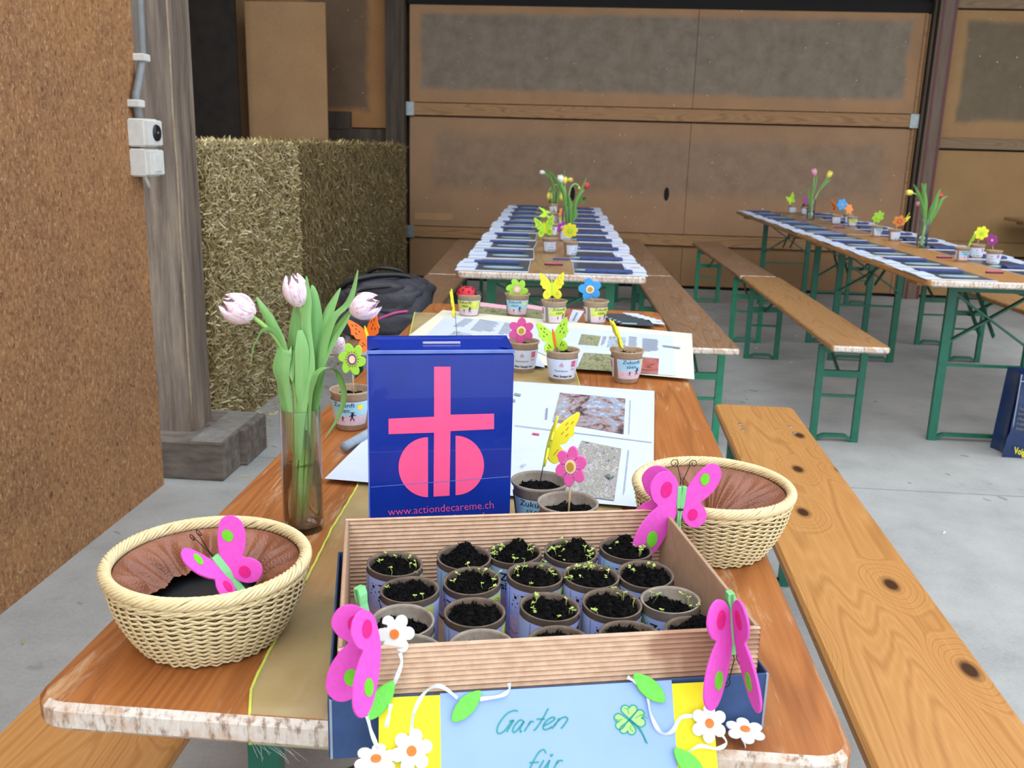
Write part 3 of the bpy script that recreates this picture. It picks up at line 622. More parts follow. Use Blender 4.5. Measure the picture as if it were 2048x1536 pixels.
def arcpatch(mb, cm, a0, a1, z0, z1, n=14, off=0, slant0=0, slant1=0, nz=1):
    def fn(u, v):
        z = z0+(z1-z0)*v; b0 = a0+slant0*v; b1 = a1+slant1*v; p = cm(b0+(b1-b0)*u, z); q = Vector((p.x, p.y, 0)).normalized()*off; return p+q
    mb.grid(fn, n, nz)
RB, RT, HP = .0265, .0365, .0715
def figure2(cx, cz, s_):
    out = [disc2(cx, cz+.9*s_, .13*s_, 8), stroke2d([(cx-.3*s_, cz+.98*s_), (cx+.3*s_, cz+.98*s_)], .08*s_)]
    for pl, w_ in (([(cx, cz+.8*s_), (cx-.05*s_, cz+.35*s_)], .28), ([(cx-.05*s_, cz+.35*s_), (cx-.3*s_, cz-.2*s_)], .13), ([(cx-.05*s_, cz+.35*s_), (cx+.25*s_, cz-.2*s_)], .13),
                   ([(cx, cz+.7*s_), (cx+.45*s_, cz+.5*s_)], .1), ([(cx, cz+.7*s_), (cx-.4*s_, cz+.4*s_)], .1)): out.append(stroke2d(pl, w_*s_))
    return out
def pot_proto(kind, label, group, soil_seed=1):
    t = thing('plant_pot', label, 'plant pot', (0, 0, 0), 0, group)
    gm = mt['pot_grey'] if kind.endswith('g') else mt['pot']
    prof = [(.0, .0), (RB-.003, 0), (RB, .003), (RT-.002, HP-.006), (RT+.001, HP-.003), (RT+.0012, HP), (RT-.001, HP+.0005), (RT-.0022, HP-.003), (RB-.001, .006), (0, .006)]
    MB().lathe(prof, 36).build('pot', gm, t)
    s = soil_mesh(RT-.0045, soil_seed, .006, 240); s.build('soil', mt['soil'], t, (0, 0, HP-.014))
    cm = cone_map(RB, RT, HP); rs = (RB+RT)/2
    z0, z1 = .012, HP-.016
    if kind[0] in 'AC':       # drawing with sky, sun and figure
        lb = MB(); arcpatch(lb, cm, -1.15, 1.15, z0, z1, 18, 0, -.08, .08); lb = lb.build('label', mt['paper'], t)
        sky = MB(); arcpatch(sky, cm, -1.1, 1.1, z0+.018, z1-.002, 18, .0004, -.05, .05); sky.build('sky_print', mt['lab_sky'] if kind[0] == 'A' else mt['wrap_sun'], lb)
        fd = MB(); arcpatch(fd, cm, -1.08, 1.08, z0+.002, z0+.018, 18, .0004); fd.build('field_print', mt['lab_pink'], lb)
        sn = MB(); v_, f_ = disc2(.020, z0+.034, .0052, 14); wrap(sn, v_, f_, cm, .0008, rs); sn.build('sun_print', mt['foam_yellow'], lb)
        fg = MB()
        for v_, f_ in figure2(.007, z0+.012, .013)+figure2(-.010, z0+.010, .007): wrap(fg, v_, f_, cm, .0009, rs)
        fg.build('figure_print', mt['ink_black'], lb)
        tx = MB()
        for s_, yy in (('Zukunft', z0+.0345), ('säen', z0+.0245)):
            v_, f_ = text_shape(s_, .0115, .1); wrap(tx, [(x-.008, y+yy) for x, y in v_], f_, cm, .0009, rs)
        tx.build('lettering', mt['ink_black'], lb)
        l2 = MB(); arcpatch(l2, cm, -2.9, -1.6, z0, z1, 12, 0, .0, .12); l2 = l2.build('label', mt['paper'], t)
        q = MB(); arcpatch(q, cm, -2.05, -1.75, z0+.022, z1-.006, 4, .0004); q.build('pink_panel', mt['pinklogo'], l2)
    else:                     # white label with logo
        lb = MB(); arcpatch(lb, cm, -1.45, 1.35, z0, z1, 20, 0, 0, .05); lb = lb.build('label', mt['paper'], t)
        lg = MB(); s_ = .0068; cx, cz_ = -.004, z0+.032
        for v_, f_ in (rect2(cx-.09*s_, cz_-s_*.62, cx+.09*s_, cz_+s_*.5), rect2(cx-.45*s_, cz_+.05*s_, cx+.45*s_, cz_+.2*s_), disc2(cx, cz_+.85*s_, .14*s_, 8)):
            wrap(lg, v_, f_, cm, .0006, rs)
        for sg in (-1, 1):
            an = [sg*(PI*.5-PI*i/10) for i in range(11)]
            v_, f_ = stroke2d([(cx+sg*.2*s_+sg*.32*s_*math.cos(PI*.5-PI*i/10), cz_-.3*s_+.36*s_*math.sin(PI*.5-PI*i/10)) for i in range(11)], .15*s_); wrap(lg, v_, f_, cm, .0006, rs)
        lg.build('logo', mt['pinklogo'], lb)
        tx = MB(); v_, f_ = text_shape('Fastenaktion', .0058); wrap(tx, [(x-.004, y+z0+.0165) for x, y in v_], f_, cm, .0006, rs); tx.build('lettering', mt['ink'], lb)
        tx = MB(); v_, f_ = text_shape('Mein Saatgut hat', .0066, 0, 'CENTER', .00018); wrap(tx, [(x, y+z0+.004) for x, y in v_], f_, cm, .0006, rs); tx.build('lettering', mt['ink_black'], lb)
        q = MB()
        for i in range(2):
            for j in range(2): v_, f_ = rect2(.0165+i*.0055, z0+.027+j*.0068, .0165+i*.0055+.005, z0+.027+j*.0068+.0062); wrap(q, v_, f_, cm, .0006, rs)
        q.build('pink_panel', mt['pinklogo'], lb)
        tx = MB(); v_, f_ = text_shape('SEED', .0055); wrap(tx, [(x*.9+.0218, y+z0+.0195) for x, y in v_], f_, cm, .0006, rs)
        tx.build('pink_lines', mt['pinklogo'], lb)
        l2 = MB(); arcpatch(l2, cm, 1.75, 2.9, z0, z1, 12, 0, -.1, 0); l2.build('label', mt['paper'], t)
    return t
pots = {}
def put_pot(kind, x, y, rz, label, z=T, sc=1.0):
    if kind not in pots:
        pots[kind] = p = pot_proto(kind, label, 'pulp pots on the tables', len(pots)+1); p.location = (x, y, z); p.rotation_euler.z = rz; p.scale = (sc,)*3; return p
    return dup(pots[kind], (x, y, z), rz, label, None, None, None, (sc,)*3)
# ---------------- picks
def flower2(n, r, depth=.35, rot=0, k=8, sharp=1.0):
    o = []
    for i in range(n*k):
        a_ = rot+2*PI*i/(n*k); c_ = abs(math.cos(n*(a_-rot)/2))**sharp; o.append((r*(1-depth+depth*c_)*math.sin(a_), r*(1-depth+depth*c_)*math.cos(a_)))
    return o
def pick_frame(base, top, face=(0, -1, 0)):          # matrix: local x right, y up, z toward viewer
    b = Vector(base); t_ = Vector(top); up = (t_-b).normalized(); f_ = Vector(face); rt = up.cross(f_).normalized()
    f_ = rt.cross(up).normalized(); M = Matrix((rt, up, f_)).transposed().to_4x4(); M.translation = t_; return M
def flower_pick(label, base, cen, r, col, ring, centre, n=6, face=(0, -1, 0), depth=.38, rot=0, pin=False, dots=None, ell=1.0, swirl=0):
    t = thing('flower_pick', label, 'flower pick', base, 0, 'foam picks stuck in the pots')
    M = Matrix.Translation(-Vector(base)) @ pick_frame(base, cen, face)
    o2 = flower2(n, r, depth, rot)
    if swirl: o2 = [(x*math.cos(swirl*math.hypot(x, y)/r)-y*math.sin(swirl*math.hypot(x, y)/r), x*math.sin(swirl*math.hypot(x, y)/r)+y*math.cos(swirl*math.hypot(x, y)/r)) for x, y in o2]
    o2 = [(x*ell, y) for x, y in o2]
    MB().prism(o2, 0, .0032, .0007, M).build('petals', mt['foam_'+col], t)
    # petal divisions pressed into the foam
    if n <= 8:
        g = MB()
        for i in range(n):
            a_ = rot+2*PI*(i+.5)/n; v_, f_ = stroke2d([(r*.36*math.sin(a_)*ell, r*.36*math.cos(a_)), (r*.6*math.sin(a_)*ell, r*.6*math.cos(a_))], r*.035); g.add([M @ Vector((x, y, .0034)) for x, y in v_], f_)
        g.build('petal_creases', mt['foam_'+('gold' if col in ('yellow', 'lime', 'green') else 'purple')], t)
    v_, f_ = disc2(0, 0, r*.34*ell, 20, r*.34); MB().prism(v_, .0032, .0042, 0, M).build('ring', mt['foam_'+ring], t)
    v_, f_ = disc2(0, 0, r*.22*ell, 18, r*.22); MB().prism(v_, .0042, .0052, 0, M).build('centre', mt['foam_'+centre], t)
    if dots:
        g = MB()
        for i in range(16):
            a_ = 2*PI*i/16; v_, f_ = disc2(r*.44*math.sin(a_)*ell, r*.44*math.cos(a_), r*.03, 6); g.prism(v_, .0032, .0037, 0, M)
        g.build('dots', mt[dots], t)['kind'] = 'stuff'
    up = (Vector(cen)-Vector(base))
    MB().tube([Vector((0, 0, -.02)), up*.9-Vector((0, 0, 0))], .0005 if pin else .0013, 6).build('stick', mt['wire'] if pin else mt['stick'], t)
    return t
WING = [(.30, .0), (.02, .10), (-.32, .32), (-.56, .60), (-.52, .84), (-.28, .95), (.05, .84), (.30, .62), (.42, .47), (.56, .60), (.80, .68), (1.0, .56), (1.06, .36), (.97, .17), (.80, .04), (.6, 0)]
FWING = [(.35, .0), (.05, .08), (-.25, .30), (-.55, .62), (-.62, .78), (-.42, .80), (-.15, .74), (.08, .78), (.15, .68), (.34, .60), (.42, .40), (.52, .52), (.72, .62), (.92, .56), (1.02, .38), (.95, .2), (.78, .05), (.6, 0)]
def butterfly_pick(label, base, cen, L_, col, body, face=(0, -1, 0), spread=.5, tilt=0, pin=True):
    t = thing('butterfly_pick', label, 'butterfly pick', base, 0, 'foam picks stuck in the pots')
    M = Matrix.Translation(-Vector(base)) @ pick_frame(base, cen, face) @ Matrix.Rotation(tilt, 4, 'Z')
    w2 = catmull([(a_, b_, 0) for a_, b_ in FWING], 3, True)
    for sg in (-1, 1):
        Mw = M @ Matrix.Rotation(-sg*spread, 4, 'Y')
        o2 = [(sg*p.y*L_, (.35-p.x)*L_) for p in w2]
        w_ = MB().prism(o2, 0, .0028, .0006, Mw).build('wing', mt['foam_'+col], t)
        d = MB()
        for a_, b_, an in ((-.25, .45, .5), (-.1, .5, .5), (.05, .38, .6), (-.3, .62, .5), (.1, .55, .3), (.7, .3, 0), (.72, .42, 0), (.6, .36, .2)):
            v_, f_ = stroke2d([(sg*(b_-.04)*L_, (.35-a_-.05*1)*L_), (sg*(b_+.02)*L_, (.35-a_+.05)*L_)], .035*L_); d.add([Mw @ Vector((x, y, .0031)) for x, y in v_], f_)
        d.build('markings', mt['wire'] if col != 'yellow' else mt['foam_gold'], w_)
    v_, f_ = disc2(0, 0, .07*L_, 14, .5*L_); MB().prism(v_, .0005, .0055, .001, M).build('body', mt['foam_'+body], t)
    up = (Vector(cen)-Vector(base))
    MB().tube([Vector((0, 0, -.02)), up*.85], .0006, 5).build('stick', mt['wire'] if pin else mt['stick'], t)
    return t
SZ = T+HP-.010
def Pm(u, v, Y): return py(u, v, Y)
CP_ = [  # table pots: kind,x,y,rz,label
    ('A', .0755, .845, .1, 'pulp pot with blue sky and sower drawing behind the big tulip vase'),
    ('B', .115, 1.02, .25, 'pulp pot half hidden between the big tulip vase and the donation box'),
    ('Bt', .347, 1.325, .15, 'pulp pot with white logo label beside the right edge of the donation box'),
    ('Bx', .437, 1.25, .12, 'pulp pot with white logo label and Saatgut lettering in the middle of the front table'),
    ('Ax', .576, 1.275, .55, 'pulp pot with blue drawing standing on the right part of the printed poster'),
    ('C', .148, 1.965, -.05, 'pulp pot with yellowish drawing carrying the red ladybird'),
    ('Ay', .285, 2.005, .1, 'pulp pot with blue drawing holding the lime flower at the front table far end'),
    ('Cx', .397, 1.905, .75, 'pulp pot with yellow drawing holding the yellow butterfly at the front table far end'),
    ('Cy', .515, 1.93, .75, 'pulp pot with yellowish drawing holding the blue flower at the front table far end'),
    ('Ag', .428, .433, .1, 'grey pulp pot with sun and figure drawing right beside the donation box'),
    ('Cg', .466, .362, .3, 'grey pulp pot right behind the corrugated box, holding the pink flower')]
for k, x, y, rz, lb in CP_: put_pot(k, x, y, rz, lb)
def soilpt(x, y, dz=0): return (x, y, SZ+dz)
flower_pick('lime green foam flower with purple ring in front of the orange butterfly', soilpt(.08, .85), Pm(704, 718, .85), .030, 'green', 'purple', 'cream', 6, (.25, -1, .1), .36, 0, dots='black', ell=.8, swirl=.35)
butterfly_pick('orange foam butterfly with yellow body left behind the donation box', soilpt(.115, 1.02), Pm(735, 672, 1.02), .042, 'orange', 'yellow', (.2, -1, .1), .5, -.35)
flower_pick('rose pink foam flower with gold centre beside the lime butterfly', soilpt(.349, 1.318), Pm(1042, 661, 1.315), .030, 'pink', 'cream', 'gold', 6, (.2, -1, .15), .33, .25)
butterfly_pick('lime foam butterfly with orange body in the middle pot of the front table', soilpt(.432, 1.25), Pm(1108, 676, 1.245), .045, 'lime', 'orange', (.1, -1, .1), .35, -.2)
butterfly_pick('yellow foam butterfly seen edge-on in the pot on the poster', soilpt(.574, 1.275), Pm(1241, 672, 1.275), .040, 'yellow', 'lime', (-1, -.12, .05), .25, .1)
flower_pick('lime green swirled foam flower at the far end of the front table', soilpt(.288, 2.0, -.01), Pm(1034, 579, 2.0), .033, 'green', 'palepink', 'cream', 6, (.1, -1, .1), .36, .2, dots='pinklogo', swirl=.5, pin=True)
butterfly_pick('yellow foam butterfly with lime body at the far end of the front table', soilpt(.395, 1.9, -.008), Pm(1104, 576, 1.9), .046, 'yellow', 'lime', (.05, -1, .1), .35, -.05)
flower_pick('bright blue foam flower with yellow centre at the far end of the front table', soilpt(.512, 1.93, -.008), Pm(1180, 578, 1.92), .034, 'blue', 'cream', 'gold', 5, (0, -1, .1), .34, .05)
butterfly_pick('yellow foam butterfly with green body in the grey pot beside the donation box', (.425, .43, SZ), Pm(1096, 882, .43), .044, 'yellow', 'green', (.93, -.5, .1), .55, -.05)
flower_pick('hot pink foam flower with gold centre in front of the poster photo', (.467, .36, SZ), Pm(1143, 932, .362), .026, 'hotpink', 'cream', 'gold', 6, (-.35, -1, .05), .33, .1, dots='wrap_sky', ell=.8)
# yellow/orange butterfly edge-on above the donation box, its pot hidden behind the box
hq = pz(917, 684, T+HP)
put_pot('B', hq.x, hq.y, .3, 'pulp pot mostly hidden behind the top of the donation box')
butterfly_pick('yellow and orange foam butterfly seen edge-on above the donation box', (hq.x, hq.y, SZ), Pm(909, 612, hq.y), .036, 'yellow', 'orange', (-1, -.1, .05), .12, .05)
# ladybird
lbp = Vector((.146, 1.962, T+HP))
t = thing('ladybird', 'small red ladybird figure with black dots sitting in the yellowish pot', 'ladybird', lbp-Vector((0, 0, .003)))
def dome(r, sx=1, sy=1, sz=1, n=10):
    return [(r*math.sin(PI/2*i/n), r*math.cos(PI/2*i/n)) for i in range(n+1)]
MB().lathe([(a_*1.0, b_*.85) for a_, b_ in dome(.030)], 22, Matrix.Translation((-.006, 0, 0))).build('shell', mt['foam_red'], t)
MB().lathe(dome(.016), 16, Matrix.Translation((.026, -.002, 0))).build('head', mt['black'], t)
d = MB()
for an, el in ((-1.2, .5), (-.5, .8), (-1.9, .7), (-1.55, 1.15), (-.9, 1.2), (-2.4, .4), (-.1, .4)):
    c_ = Vector((math.cos(an)*math.cos(el), math.sin(an)*math.cos(el), math.sin(el)*.85))*.0303; d.lathe([(0, .0006), (.0035, .0003), (.0036, -.001)], 8, Matrix.Translation(c_+Vector((-.006, 0, 0))) @ c_.to_track_quat('Z', 'Y').to_matrix().to_4x4())
d.build('dots', mt['black'], t)
# ================================================================== KRAFT BOX WITH TUBES
BA = math.radians(13); BO = Vector((.288, -.047, T)); MBX = Matrix.Translation(BO) @ Matrix.Rotation(BA, 4, 'Z')
def bxp(u, v, z=0): return MBX @ Vector((u, v, z))
BW, BD, BH = .358, .268, .095
lid = thing('box_lid', 'shallow dark navy card lid holding the corrugated box on the front table', 'lid', BO, BA)
e = .007
def wall(n, m_, x0, y0, x1, y1, z0, z1, par, ch=.0006): return MB().box(x0, y0, z0, x1, y1, z1, ch=ch).build(n, m_, par)
wall('front_wall', [mt['lid']], -e, -e-.002, BW+e, -e, 0, .055, lid); wall('back_wall', mt['lid'], -e, BD+e-.002, BW+e, BD+e, 0, .055, lid)
wall('side_wall', mt['lid'], -e-.002, -e, -e, BD+e, 0, .055, lid); wall('side_wall', mt['lid'], BW+e, -e, BW+e+.002, BD+e, 0, .055, lid)
wall('base', mt['lid'], -e, -e, BW+e, BD+e, 0, .0015, lid)
for x in (-e-.0005, BW+e-.001): MB().box(x, -e-.003, .001, x+.002, -e-.0005, .055).build('torn_edge', mt['lid_in'], lid)
kb = thing('corrugated_box', 'open brown corrugated kraft box full of seedling tubes', 'box', BO, BA)
def ribbed(p0, p1, z0, z1, nrm, th=.003, n=20, amp=.0013):
    p0 = Vector(p0); p1 = Vector(p1); nn = Vector(nrm); mb = MB(); zs = []
    for i in range(n*4+1):
        z = z0+(z1-z0)*i/(n*4); zs.append((z, amp*math.cos(2*PI*i/4)))
    for s_ in (1, -1):
        vs = []
        for z, a_ in zs: o = nn*(s_*(th/2+a_*.9)); vs += [(*(p0+o).xy, z), (*(p1+o).xy, z)]
        mb.add(vs, [(2*i, 2*i+1, 2*i+3, 2*i+2) for i in range(len(zs)-1)])
    a_ = nn*(th/2+amp); mb.add([(*(p0-a_).xy, z1), (*(p1-a_).xy, z1), (*(p1+a_).xy, z1), (*(p0+a_).xy, z1)], [(0, 1, 2, 3)])
    for p in (p0, p1): mb.add([(*(p-a_).xy, z0), (*(p+a_).xy, z0), (*(p+a_).xy, z1), (*(p-a_).xy, z1)], [(0, 1, 2, 3)])
    return mb
ribbed((0, 0, 0), (BW, 0, 0), .002, BH, (0, 1, 0)).build('front_wall', mt['kraft'], kb)
ribbed((0, BD, 0), (BW, BD, 0), .002, BH, (0, 1, 0)).build('back_wall', mt['kraft'], kb)
def vribbed(x, y0, y1, z0, z1, th=.003, n=90, amp=.0007):
    mb = MB()
    for s_ in (1, -1):
        vs = []
        for i in range(n*4+1): y = y0+(y1-y0)*i/(n*4); o = s_*(th/2)+amp*math.cos(2*PI*i/4); vs += [(x+o, y, z0), (x+o, y, z1)]
        mb.add(vs, [(2*i, 2*i+1, 2*i+3, 2*i+2) for i in range(n*4)])
    vs = []
    for i in range(n*4+1): y = y0+(y1-y0)*i/(n*4); a_ = amp*math.cos(2*PI*i/4); vs += [(x-th/2+a_, y, z1), (x+th/2+a_, y, z1)]
    mb.add(vs, [(2*i, 2*i+1, 2*i+3, 2*i+2) for i in range(n*4)]); return mb
vribbed(.0015, .002, BD-.002, .002, BH).build('side_wall', mt['kraft_plain'], kb); vribbed(BW-.0015, .002, BD-.002, .002, BH).build('side_wall', mt['kraft_plain'], kb)
MB().box(.004, .004, .0022, BW-.004, BD-.004, .0042).build('base', mt['kraft_plain'], kb)
def tube_pot(variant, H, r=.0285):
    t = thing('seedling_tube', 'x', 'seedling tube', (0, 0, 0), 0, 'seedling tubes in the corrugated box')
    rb = r-.003
    MB().lathe([(0, 0), (rb, 0), (r, H), (r+.0004, H+.0006), (r-.0018, H+.0004), (r-.0022, H-.002), (rb-.002, .002), (0, .002)], 36).build('card_tube', mt['tube'] if variant != 2 else mt['pot_grey'], t)
    soil_mesh(r-.0035, variant*3+1, .0075 if variant != 1 else .011, 520).build('soil', mt['soil'], t, (0, 0, H-(.0045 if variant != 2 else .013)))
    cm = cone_map(rb, r, H, .0004); rs = r-.0015
    wz = H-.006-(.003 if variant == 2 else 0)
    wp = MB(); arcpatch(wp, cm, -2.2, 2.3, .004, wz, 30, .0003, 0, .1); wp = wp.build('paper_wrap', mt['wrap'], t)
    sk = MB(); arcpatch(sk, cm, -1.5, .55, wz-.026, wz-.0015, 14, .0006); sk.build('sky_print', mt['wrap_sky'] if variant else mt['wrap'], wp)
    sn = MB(); arcpatch(sn, cm, .62, 1.55, wz-.030, wz-.001, 10, .0006); sn.build('sun_print', mt['wrap_sun'], wp)
    ln = MB()
    for k in range(5):
        q = [(.031+(.0018+.0017*k)*math.cos(2*PI*i/16), wz-.015+(.0018+.0022*k)*math.sin(2*PI*i/16)) for i in range(17)]
        q = [(max(.0175, x), max(wz-.029, min(wz-.0015, y))) for x, y in q]; v_, f_ = stroke2d(q, .0005); wrap(ln, v_, f_, cm, .0009, rs)
    v_, f_ = stroke2d([(-.036, .006), (-.036, wz-.001)], .0004); wrap(ln, v_, f_, cm, .0009, rs)
    v_, f_ = stroke2d([(-.0365+.004*i, .012+.002*math.sin(i*2.1)) for i in range(24)], .0005); wrap(ln, v_, f_, cm, .0009, rs)
    ln.build('pen_lines', mt['ink'], wp)
    fd = MB(); arcpatch(fd, cm, -1.3, 1.6, .006, wz-.031, 14, .0006); fd.build('field_print', mt['wrap_field'], wp)
    tx = MB()
    for s_, x0, yy in (('Zukunft', -.022, wz-.0135), ('säen', -.022, wz-.0235)):
        v_, f_ = text_shape(s_, .0125, 0, 'LEFT', .0002); wrap(tx, [(x+x0, y+yy) for x, y in v_], f_, cm, .0011, rs)
    for (dx, dy, rr) in ((-.0275, -.009, .0017), (-.030, -.013, .0008), (-.025, -.0145, .0008), (-.029, -.006, .0006), (-.0245, -.006, .0005), (-.031, -.018, .0009), (-.027, -.02, .0006)):
        v_, f_ = disc2(dx, wz+dy, rr, 10); wrap(tx, v_, f_, cm, .0011, rs)
    tx.build('lettering', mt['ink_black'], wp)
    return t
protos = {}
tubes = [(.048, .207, 0, .2, .065, 'first tube of the back row, in the left rear corner'), (.123, .219, 1, .3, .064, 'second tube of the back row with heaped soil'),
    (.181, .222, 1, .1, .066, 'middle tube of the back row, sprouting'), (.239, .222, 1, -.2, .066, 'fourth tube of the back row beside the thickest sprouts'),
    (.298, .223, 1, .2, .064, 'last tube of the back row under the pink felt wing'),
    (.065, .146, 0, -.7, .065, 'first tube of the second row with yellow sun print'), (.129, .163, 0, -.35, .064, 'second tube of the second row'),
    (.189, .168, 0, .15, .066, 'third tube of the second row'), (.246, .160, 0, .35, .065, 'fourth tube of the second row'), (.306, .162, 0, .2, .064, 'last tube of the second row near the right wall'),
    (.122, .096, 0, .3, .066, 'second tube of the third row with open dark soil'), (.190, .100, 0, .5, .067, 'third tube of the third row, sprouting at its rim'),
    (.253, .103, 0, .35, .066, 'fourth tube of the third row'), (.315, .101, 2, -.2, .069, 'last tube of the third row, high inner wall'),
    (.054, .090, 2, .1, .062, 'grey-rimmed tube behind the white felt daisy'), (.056, .034, 2, .2, .064, 'grey-rimmed tube in the left front corner'),
    (.122, .036, 2, 0, .066, 'second tube of the front row with a stained grey rim'), (.190, .036, 0, .2, .066, 'third tube of the front row, mostly behind the box front'),
    (.253, .038, 0, .1, .067, 'fourth tube of the front row, mostly behind the box front'), (.315, .040, 1, 0, .067, 'last tube of the front row beside the right felt butterfly')]
sprouts = {2: 10, 3: 14, 4: 5, 0: 5, 6: 5, 7: 8, 8: 9, 9: 2, 11: 6, 12: 3, 13: 4, 5: 2, 17: 0}
rnd = random.Random(5)
for i, (u, v, k, rz, H, lb) in enumerate(tubes):
    p = bxp(u, v, .0045); key = k
    tilt = (.03*math.sin(i*2.3)+.03, .04*math.cos(i*1.7), BA+rz)
    if key not in protos: protos[key] = q = tube_pot(k, .066); q.location = p; q.rotation_euler = tilt; q['label'] = 'seedling tube: '+lb
    else: q = dup(protos[key], p, 0, 'seedling tube: '+lb, None, None, tilt)
    q['label'] = 'card tube of black soil, '+lb
def seedling_mesh(seed, n, r=.024):
    rnd = random.Random(seed); mb = MB()
    for j in range(n):
        a_ = rnd.uniform(-.6, PI+.6) if rnd.random() < .7 else rnd.uniform(0, 2*PI); rr = r*rnd.uniform(.6, 1.02); x, y = rr*math.cos(a_), rr*math.sin(a_)
        h_ = rnd.uniform(.004, .011); top = Vector((x+rnd.gauss(0, .003), y+rnd.gauss(0, .003), h_))
        mb.tube([(x, y, -.004), ((x+top.x)/2+rnd.gauss(0, .001), (y+top.y)/2, h_*.6), top], .00035, 4)
        for s_ in range(rnd.choice((2, 3, 4))):
            b_ = rnd.uniform(0, 2*PI); d = Vector((math.cos(b_), math.sin(b_), rnd.uniform(-.1, .5)))*rnd.uniform(.0022, .0042); sd = Vector((-d.y, d.x, 0))*.42
            mb.add([top, top+d*.5+sd, top+d, top+d*.5-sd], [(0, 1, 2, 3)])
    return mb
roots_tubes = [o for o in COL.objects if o.name.startswith('seedling_tube')]
for i, n in sprouts.items():
    if n: 
        s = seedling_mesh(i+20, n*2).build('seedlings', mt['sprout'], roots_tubes[i], (0, 0, .061)); s['kind'] = 'stuff'
# ================================================================== SIGN IN FRONT
sTL = bxp(.032, -e-.0045, .056); sTR = bxp(.313, -e-.0045, .052)
sn_ = Vector((math.sin(BA)*.9, -math.cos(BA)*.9, .0)) 
dvec = Vector((0, -.55, -1)).normalized(); tx_ = (sTR-sTL).normalized(); nrm = tx_.cross(dvec).normalized()
if nrm.y > 0: nrm = -nrm
dvec = dvec-tx_*dvec.dot(tx_); dvec.normalize(); SHW = (sTR-sTL).length
sg = thing('card_sign', 'yellow card sign with pale blue sheet and teal handwriting hanging before the box', 'sign', sTL)
MS = Matrix((tx_, -dvec, nrm)).transposed().to_4x4()
MB().box(0, -.205, -.0006, SHW, 0, .0006, MS).build('yellow_card', mt['yellow_card'], sg)
def S(u, v, off=0): return ppl(u, v, sTL+nrm*off, nrm)
def Sloc(u, v, off): return S(u, v, off)-sTL
def inv2(u, v): q = MS.to_3x3().inverted() @ (S(u, v)-sTL); return q.x, q.y
xa, ya = inv2(880, 1387); xb, yb_ = inv2(1343, 1360)
a0 = Sloc(880, 1387, .0008); a1 = Sloc(1343, 1360, .0008); a2 = a1+dvec*.19; a3 = a0+dvec*.19
MB().quad(a3, a2, a1, a0).build('blue_sheet', mt['bluepaper'], sg)
def strokes_on_sign(name, pls, w_, m_, off=.0014, sc=5.12, ox=960, oy=1370):
    mb = MB()
    for pl in pls:
        sm = catmull([(x, y, 0) for x, y in pl], 5) if len(pl) > 2 else [Vector((x, y, 0)) for x, y in pl]
        v_, f_ = stroke2d([(p.x, p.y) for p in sm], w_)
        mb.add([Sloc(ox+x/sc, oy+y/sc, off) for x, y in v_], f_)
    return mb.build(name, m_, sg)
G = [[(388, 268), (345, 262), (270, 300), (200, 390), (175, 460), (190, 497), (240, 480), (300, 410), (332, 362)], [(300, 372), (348, 360)], [(348, 362), (310, 420), (275, 482)],
     [(450, 372), (410, 360), (360, 410), (335, 465), (355, 485), (400, 440), (450, 375)], [(455, 372), (415, 440), (415, 480), (430, 470)], [(520, 370), (490, 420), (455, 472)], [(495, 410), (530, 372), (552, 382)],
     [(700, 240), (640, 350), (580, 440), (550, 468)], [(580, 350), (665, 348)], [(650, 420), (720, 385), (768, 345), (745, 330), (690, 360), (650, 415), (655, 455), (700, 450), (740, 425)],
     [(812, 340), (780, 395), (735, 447)], [(760, 415), (820, 350), (875, 328), (898, 350), (870, 400), (832, 446)]]
Fr = [[(675, 700), (660, 665), (620, 675), (570, 740), (510, 860), (490, 900)], [(505, 797), (605, 790)], [(655, 770), (610, 850), (620, 880), (660, 850), (715, 770)], [(715, 770), (690, 850), (700, 875)], [(722, 710), (730, 735)], [(745, 705), (735, 730)],
      [(800, 770), (755, 860)], [(785, 810), (820, 772), (850, 780)]]
strokes_on_sign('lettering', G, 15, mt['ink_teal']); strokes_on_sign('lettering', Fr, 15, mt['ink_teal'])
def heart(cx, cy, an, s_):
    o = []
    for i in range(28):
        tt = 2*PI*i/28; x = 16*math.sin(tt)**3; y = 13*math.cos(tt)-5*math.cos(2*tt)-2*math.cos(3*tt)-math.cos(4*tt)
        x, y = x*s_/16, (y+17)*s_/16; o.append((cx+x*math.cos(an)-y*math.sin(an), cy-(x*math.sin(an)+y*math.cos(an))))
    return o
cl = []; clf = MB()
for an in (.02, -1.45, PI-.15, 1.75):
    hp = heart(1530, 355, an, 82 if an != -1.45 else 88); cl.append(hp+[hp[0]]); clf.add([Sloc(960+x/5.12, 1370+y/5.12, .0012) for x, y in hp], [tuple(range(28))])
clf.build('clover_leaves', mt['ink_green'], sg)
strokes_on_sign('clover_outline', cl+[[(1535, 360), (1620, 440), (1680, 530), (1715, 600)], [(1540, 370), (1640, 450), (1700, 590)]], 13, mt['ink_teal'], .0015)
strokes_on_sign('clover_veins', [[(1525, 300), (1510, 250), (1475, 235)], [(1510, 250), (1560, 210)], [(1460, 350), (1415, 360), (1390, 345)], [(1440, 365), (1410, 385)], [(1545, 415), (1540, 450), (1570, 475)], [(1590, 340), (1640, 310), (1690, 300)], [(1650, 310), (1710, 340)]], 9, mt['ink_dgreen'], .0016)
